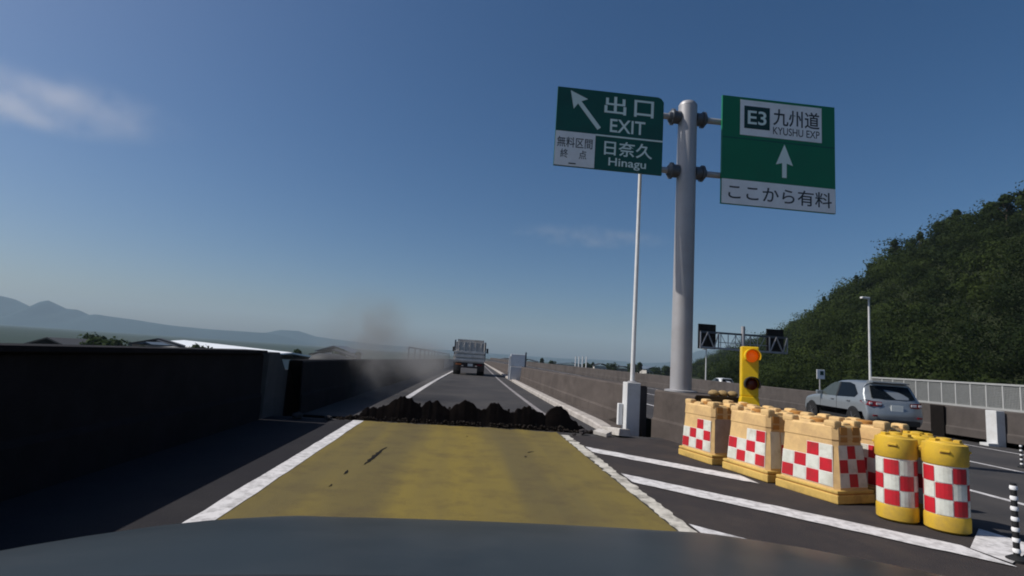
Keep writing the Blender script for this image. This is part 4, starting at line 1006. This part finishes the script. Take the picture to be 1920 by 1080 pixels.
# single trees one can tell apart along the skyline and in the town
def tree_proto(hgt, cr_, seed, conifer=False):
    g2 = np.random.default_rng(seed)
    q = MB(); q.tube((0, 0, -0.4), (0.1, 0, hgt * 0.55), 0.05 * hgt * 0.5, 0.02 * hgt * 0.5, 8)
    for k in range(5):
        a = k * 1.3 + seed; q.tube((0.05, 0, hgt * (0.3 + 0.05 * k)), (math.cos(a) * cr_ * .6, math.sin(a) * cr_ * .6, hgt * (0.55 + 0.07 * k)), 0.012 * hgt, 0.004 * hgt, 6)
    c = []; r = []
    for k in range(11):
        a = g2.uniform(0, 6.3); d = cr_ * 0.55 * g2.random() ** 0.5; zz_ = hgt * g2.uniform(0.45, 0.86)
        if conifer: d *= max(0.15, 1.25 - zz_ / hgt)
        c.append((d * math.cos(a), d * math.sin(a), zz_)); r.append(cr_ * g2.uniform(0.35, 0.55) * (1.0 if not conifer else 1.15 - 0.7 * zz_ / hgt))
    v_, t_, n_ = leaf_quads(np.array(c), np.array(r), 70, 0.055 * hgt * 0.6, np.clip(g2.normal(0.35, 0.15, 11), 0, 1), seed=seed)
    return q, v_, t_, n_
protos = []
LOOK = ['broad round crowned', 'tall pointed', 'low spreading', 'slim narrow']
for i, (h_, c_, cf) in enumerate([(7.0, 2.5, False), (8.0, 2.1, True), (5.5, 2.4, False), (6.5, 1.6, True)]):
    q, v_, t_, n_ = tree_proto(h_, c_, 20 + i, cf)
    tr = empty('tree', (0, 0, -500))
    q.build('trunk', bark, tr); quads_object('crown', v_, t_, leaf_t, tr, n_)
    protos.append(tr)
used = [False] * 4
def place_tree(k, loc, s, label, group):
    if not used[k]: o = protos[k]; used[k] = True
    else: o = copy_tree(protos[k])
    o.location = loc; o.scale = (s, s, s * random.uniform(0.92, 1.12)); o.rotation_euler = (0, 0, random.uniform(0, 6.28))
    tag(o, label, 'tree', group)
    return o
# skyline of the hill, found where the slope is highest seen from the roads
for j, (x, y) in enumerate([(134, 207), (141, 198), (136, 186), (118, 151), (121, 149), (124, 143), (123, 136), (120, 130), (126, 130), (124, 123), (121, 117), (118, 110), (114, 104), (110, 98), (108, 93), (128, 168), (131, 176)]):
    place_tree(j % 4, (x, y, float(hill_h(x, y)) + 0.3), random.uniform(0.85, 1.15), LOOK[j % 4] + ' tree standing out on the skyline of the wooded hill', 'trees on the hill skyline')

# ------------------------------------------------------------------ town on the left, low buildings far ahead
def house(loc, rz, sx_, sy_, h, roof_h, wm, rm, label, name='house', cat='house', over=0.5, wins=3):
    t = empty(name, loc, rz, label, cat)
    MB().box((0, 0, h / 2), (sx_, sy_, h)).build('wall', wm, t)
    a, b = sx_ / 2 + over, sy_ / 2 + over
    q = MB(); th = 0.25
    q.prism([(-a, h - 0.05), (0, h + roof_h), (a, h - 0.05), (a, h + th - 0.05), (0, h + roof_h + th), (-a, h + th - 0.05)], 'Y', -b, b)
    q.build('roof', rm, t)
    for k in range(wins):
        for zz_ in ([h * 0.3, h * 0.72] if h > 4.5 else [h * 0.6]):
            x = -sx_ / 2 + sx_ * (k + 0.5) / wins
            MB().box((x, -sy_ / 2 - 0.03, zz_), (sx_ / wins * 0.45, 0.08, 1.1)).build('window', glass_dk, t)
            y = -sy_ / 2 + sy_ * (k + 0.5) / wins
            MB().box((sx_ / 2 + 0.03, y, zz_), (0.08, sy_ / wins * 0.45, 1.1)).build('window', glass_dk, t)
    return t
G0 = -7.0
# long shed: ridge from (-112,228) to (-31,102), ridge height -0.5
a = Vector((-112, 228)); b = Vector((-31, 102)); mid = (a + b) / 2; ln = (b - a).length; ang = math.atan2(-(b - a).x, (b - a).y)
sh = house((mid.x, mid.y, G0), ang, 16, ln, 5.3, 1.05, house_w, roof_white, 'long shed with a shining white metal roof beyond the parapet wall', 'long_shed', 'shed', wins=10)
house((-57.5, 108, G0), R_(25), 7.5, 10, 6.2, 1.1, house_b, roof_dark, 'dark roofed tall house beside the white roofed shed', wins=2)
house((-66, 122, G0), R_(10), 9, 9, 4.6, 1.7, house_w, roof_blue, 'pale house with a slate blue roof among the trees beyond the parapet', wins=3)
house((-50.5, 100, G0), R_(30), 12, 9, 5.3, 0.7, house_w, conc_grey, 'low pale building with a flat grey roof in front of the white shed', wins=3)
house((-72, 106, G0), R_(-12), 9, 8, 4.7, 1.5, house_b, roof_dark, 'tan house with a dark hipped roof beside the parapet trees', wins=2)
house((-80, 150, G0), R_(15), 10, 9, 5.0, 1.6, house_w, roof_dark, 'white walled house with a dark roof behind the town trees', wins=3)
house((-27, 118, G0), R_(5), 8, 8, 6.2, 1.2, house_b, roof_dark, 'brown house with a dark gable near the dusty parapet', wins=2)
house((-33, 150, G0), R_(-8), 9, 9, 6.6, 1.6, house_w, roof_blue, 'pale two storey house with a blue roof behind the dust', wins=3)
house((-42, 190, G0), R_(12), 11, 9, 6.2, 2.0, house_b, roof_dark, 'wide tan house far beyond the white shed', wins=3)
tank = empty('storage_tank', (-21, 88, G0), 0, 'rounded dark storage tank behind the dusty parapet', 'tank')
MB().lathe([(3.0, 0), (3.0, 6.0), (2.6, 6.6), (1.6, 7.0), (0.4, 7.1)], 28).build('shell', roof_dark, tank, smooth=True)
for j, (x, y, k, s) in enumerate([(-56, 88, 0, 0.92), (-52, 84, 2, 1.1), (-58, 96, 1, 0.8), (-62, 100, 0, 0.9), (-48, 86, 3, 0.9), (-68, 112, 2, 1.2), (-74, 118, 1, 0.85), (-52, 112, 0, 0.98), (-84, 130, 2, 1.2), (-36, 122, 1, 0.9), (-30, 138, 0, 1.1), (-24, 128, 3, 1.1)]):
    place_tree(k, (x, y, G0), s * 1.12, LOOK[k] + ' dark green tree among the houses beyond the parapet wall', 'town trees beyond the parapet')
# low buildings and trees on the far right horizon
for j, (r, y, w, h, rh, wm, rm, lab) in enumerate([
        (0.205, 330, 18, 6.6, 1.2, house_w, roof_blue, 'long pale hall with a blue roof on the far plain'),
        (0.262, 300, 9, 7.2, 1.3, house_w, roof_dark, 'pale house with a dark roof on the far plain beyond the wall'),
        (0.305, 310, 13, 6.6, 1.2, house_b, roof_dark, 'tan hall with a dark roof on the far plain beyond the wall'),
        (0.355, 290, 8, 7.2, 1.4, house_w, roof_blue, 'small pale house with a blue roof on the far plain'),
        (0.125, 320, 10, 7.0, 1.2, house_w, roof_dark, 'pale low building on the plain right of the dump truck'),
        (0.085, 300, 9, 6.8, 1.2, house_b, roof_dark, 'brown low building on the plain beside the dump truck')]):
    house((r * y, y, G0), R_(random.uniform(-20, 20)), w, 9, h, rh, wm, rm, lab, wins=4)
for j, (r, y, k, s) in enumerate([(0.235, 280, 0, 1.35), (0.247, 300, 1, 1.2), (0.285, 285, 2, 1.75), (0.325, 275, 0, 1.45), (0.338, 270, 1, 1.4), (0.372, 280, 2, 1.8), (0.392, 270, 0, 1.5), (0.41, 290, 3, 1.7), (0.10, 300, 0, 1.3), (0.112, 310, 2, 1.7), (0.15, 330, 1, 1.25), (0.17, 320, 0, 1.4)]):
    place_tree(k, (r * y, y, G0), s, LOOK[k] + ' far tree on the plain beyond the main carriageway', 'far trees on the plain')

# ------------------------------------------------------------------ mountains
def ridge(name, prof, D, depth, seed, m):
    g2 = np.random.default_rng(seed)
    r = np.array([p[0] for p in prof]); s = np.array([p[1] for p in prof])
    rr = np.linspace(r[0], r[-1], 170); ss = np.interp(rr, r, s) * D
    rough = np.zeros_like(rr)
    for k in (9, 21, 47, 90): rough += g2.normal(0, 1) * np.sin(rr * k * 3 + g2.uniform(0, 6)) / k ** 0.8
    ss = np.maximum(ss * (1 + 0.25 * rough * 0.25) + 3 * rough, 2.0)
    taper = np.clip(np.minimum((rr - rr[0]), (rr[-1] - rr)) / 0.05, 0, 1) ** 0.7
    ss = ss * np.where(rr < -0.85, 1, taper) if rr[0] > -0.9 else ss * np.clip((rr[-1] - rr) / 0.05, 0, 1) ** 0.7
    P = []
    for a_ in np.linspace(0, 1, 14):
        f = a_ ** 2.4
        P.append([(x * D, D - depth * (1 - a_) + 40 * math.sin(x * 60 + a_ * 5), G0 - 2 + (z_ + 1.3 - G0 + 2) * f * (1 + 0.10 * math.sin(x * 130 + a_ * 9) * (1 - a_))) for x, z_ in zip(rr, ss)])
    P.append([(x * D, D + depth * 0.8, G0 - 2) for x in rr])
    struct(grid_mesh(name, np.array(P), m))
ridge('mountain', [(-1.25, 0.050), (-1.1, 0.060), (-0.95, 0.052), (-0.8053, 0.0469), (-0.7874, 0.0436), (-0.7644, 0.036), (-0.7487, 0.0306), (-0.735, 0.041), (-0.7227, 0.0455), (-0.6985, 0.0335), (-0.6809, 0.033), (-0.6576, 0.0245), (-0.6404, 0.0265), (-0.5725, 0.0212), (-0.5087, 0.0164), (-0.4447, 0.0144), (-0.3526, 0.0150), (-0.325, 0.012), (-0.27, 0.008)], 4600, 900, 1, ridge_m)
ridge('far_mountain', [(-0.42, 0.008), (-0.3526, 0.0162), (-0.3251, 0.0221), (-0.2971, 0.0226), (-0.268, 0.0150), (-0.2394, 0.0125), (-0.1624, 0.0084), (-0.06, 0.007), (0.05, 0.006), (0.1842, 0.0055), (0.2454, 0.0076), (0.2867, 0.0083), (0.3388, 0.0070), (0.3911, 0.0112), (0.4435, 0.0340), (0.454, 0.038), (0.5, 0.045), (0.6, 0.05), (0.8, 0.05)], 5200, 800, 2, ridge_m)

# ------------------------------------------------------------------ dust thrown up at the break
def volume_object(name, c, r, dens, colr, nscale, seed, lo=0.42, hi=0.75, label=None, aniso=0.2, rz=0.0):
    bm = bmesh.new(); bmesh.ops.create_icosphere(bm, subdivisions=3, radius=1.0)
    me = bpy.data.meshes.new(name); bm.to_mesh(me); bm.free()
    o = bpy.data.objects.new(name, me); COL.objects.link(o); o.location = c; o.scale = r; o.rotation_euler = (0, 0, rz)
    m = bpy.data.materials.new(name); m.use_nodes = True; nt = m.node_tree; N = nt.nodes; L = nt.links; N.clear()
    out = N.new('ShaderNodeOutputMaterial'); pv = N.new('ShaderNodeVolumePrincipled'); L.new(pv.outputs[0], out.inputs['Volume'])
    pv.inputs['Color'].default_value = (*colr, 1); pv.inputs['Anisotropy'].default_value = aniso
    tc = N.new('ShaderNodeTexCoord')
    ln_ = N.new('ShaderNodeVectorMath'); ln_.operation = 'LENGTH'; L.new(tc.outputs['Object'], ln_.inputs[0])
    fall = N.new('ShaderNodeMapRange'); fall.interpolation_type = 'SMOOTHERSTEP'
    fall.inputs['From Min'].default_value = 1.0; fall.inputs['From Max'].default_value = 0.15
    L.new(ln_.outputs['Value'], fall.inputs['Value'])
    mp = N.new('ShaderNodeMapping'); mp.inputs['Scale'].default_value = [q * nscale for q in r]; mp.inputs['Location'].default_value = (seed, seed * 2.3, seed * .7)
    L.new(tc.outputs['Object'], mp.inputs['Vector'])
    nz = N.new('ShaderNodeTexNoise'); nz.inputs['Scale'].default_value = 1.0; nz.inputs['Detail'].default_value = 4; nz.inputs['Roughness'].default_value = 0.6
    L.new(mp.outputs[0], nz.inputs['Vector'])
    rp = N.new('ShaderNodeMapRange'); rp.interpolation_type = 'SMOOTHSTEP'; rp.inputs['From Min'].default_value = lo; rp.inputs['From Max'].default_value = hi
    L.new(nz.outputs['Fac'], rp.inputs['Value'])
    m1 = N.new('ShaderNodeMath'); m1.operation = 'MULTIPLY'; L.new(fall.outputs[0], m1.inputs[0]); L.new(rp.outputs[0], m1.inputs[1])
    m2 = N.new('ShaderNodeMath'); m2.operation = 'MULTIPLY'; m2.inputs[1].default_value = dens; L.new(m1.outputs[0], m2.inputs[0])
    L.new(m2.outputs[0], pv.inputs['Density'])
    me.materials.append(m)
    tag(o, label, None, kind='stuff')
    return o
volume_object('dust_cloud', (-2.80, 16.5, 0.95), (2.0, 3.6, 2.6), 0.62, (0.39, 0.38, 0.375), 0.95, 3.0, 0.36, 0.72, 'brown plume of dust rising beside the dark parapet past the torn joint')
volume_object('dust_cloud', (-1.75, 26.5, 0.85), (1.9, 12.5, 1.5), 0.24, (0.43, 0.42, 0.415), 0.55, 8.0, 0.34, 0.74, 'thin trail of dust drifting along the far parapet behind the dump truck')
# two wisps of cloud high in the sky
CK = 4000.0
c1 = volume_object('cloud', (-0.80 * CK, CK, 0.400 * CK), (1200, 800, 150), 0.0019, (0.9, 0.88, 0.9), 1 / 330.0, 5.0, 0.30, 0.80, 'long thin wisp of pale cloud high over the parapet side', 0.3)
c2 = volume_object('cloud', (0.23 * CK * 1.5, CK * 1.5, 0.243 * CK * 1.5), (1200, 700, 85), 0.0014, (0.9, 0.9, 0.92), 1 / 300.0, 2.0, 0.35, 0.80, 'faint thin streak of cloud low behind the thin pole', 0.3)

# ------------------------------------------------------------------ haze over the plain
bmh = MB(); bmh.box((0, 2600, 150), (12800, 7200, 318))
hz = bmh.build('haze', None)
hm = bpy.data.materials.new('haze_air'); hm.use_nodes = True; hm.node_tree.nodes.clear()
ho = hm.node_tree.nodes.new('ShaderNodeOutputMaterial'); hv = hm.node_tree.nodes.new('ShaderNodeVolumePrincipled')
hv.inputs['Color'].default_value = (0.62, 0.80, 0.97, 1); hv.inputs['Density'].default_value = 0.00011; hv.inputs['Anisotropy'].default_value = 0.0
hm.node_tree.links.new(hv.outputs[0], ho.inputs['Volume'])
hz.data.materials.clear(); hz.data.materials.append(hm); hz['kind'] = 'stuff'; hz['label'] = 'pale blue haze over the plain'
for i, o in enumerate(protos):
    if not used[i]: o.location = (0, 900, G0)
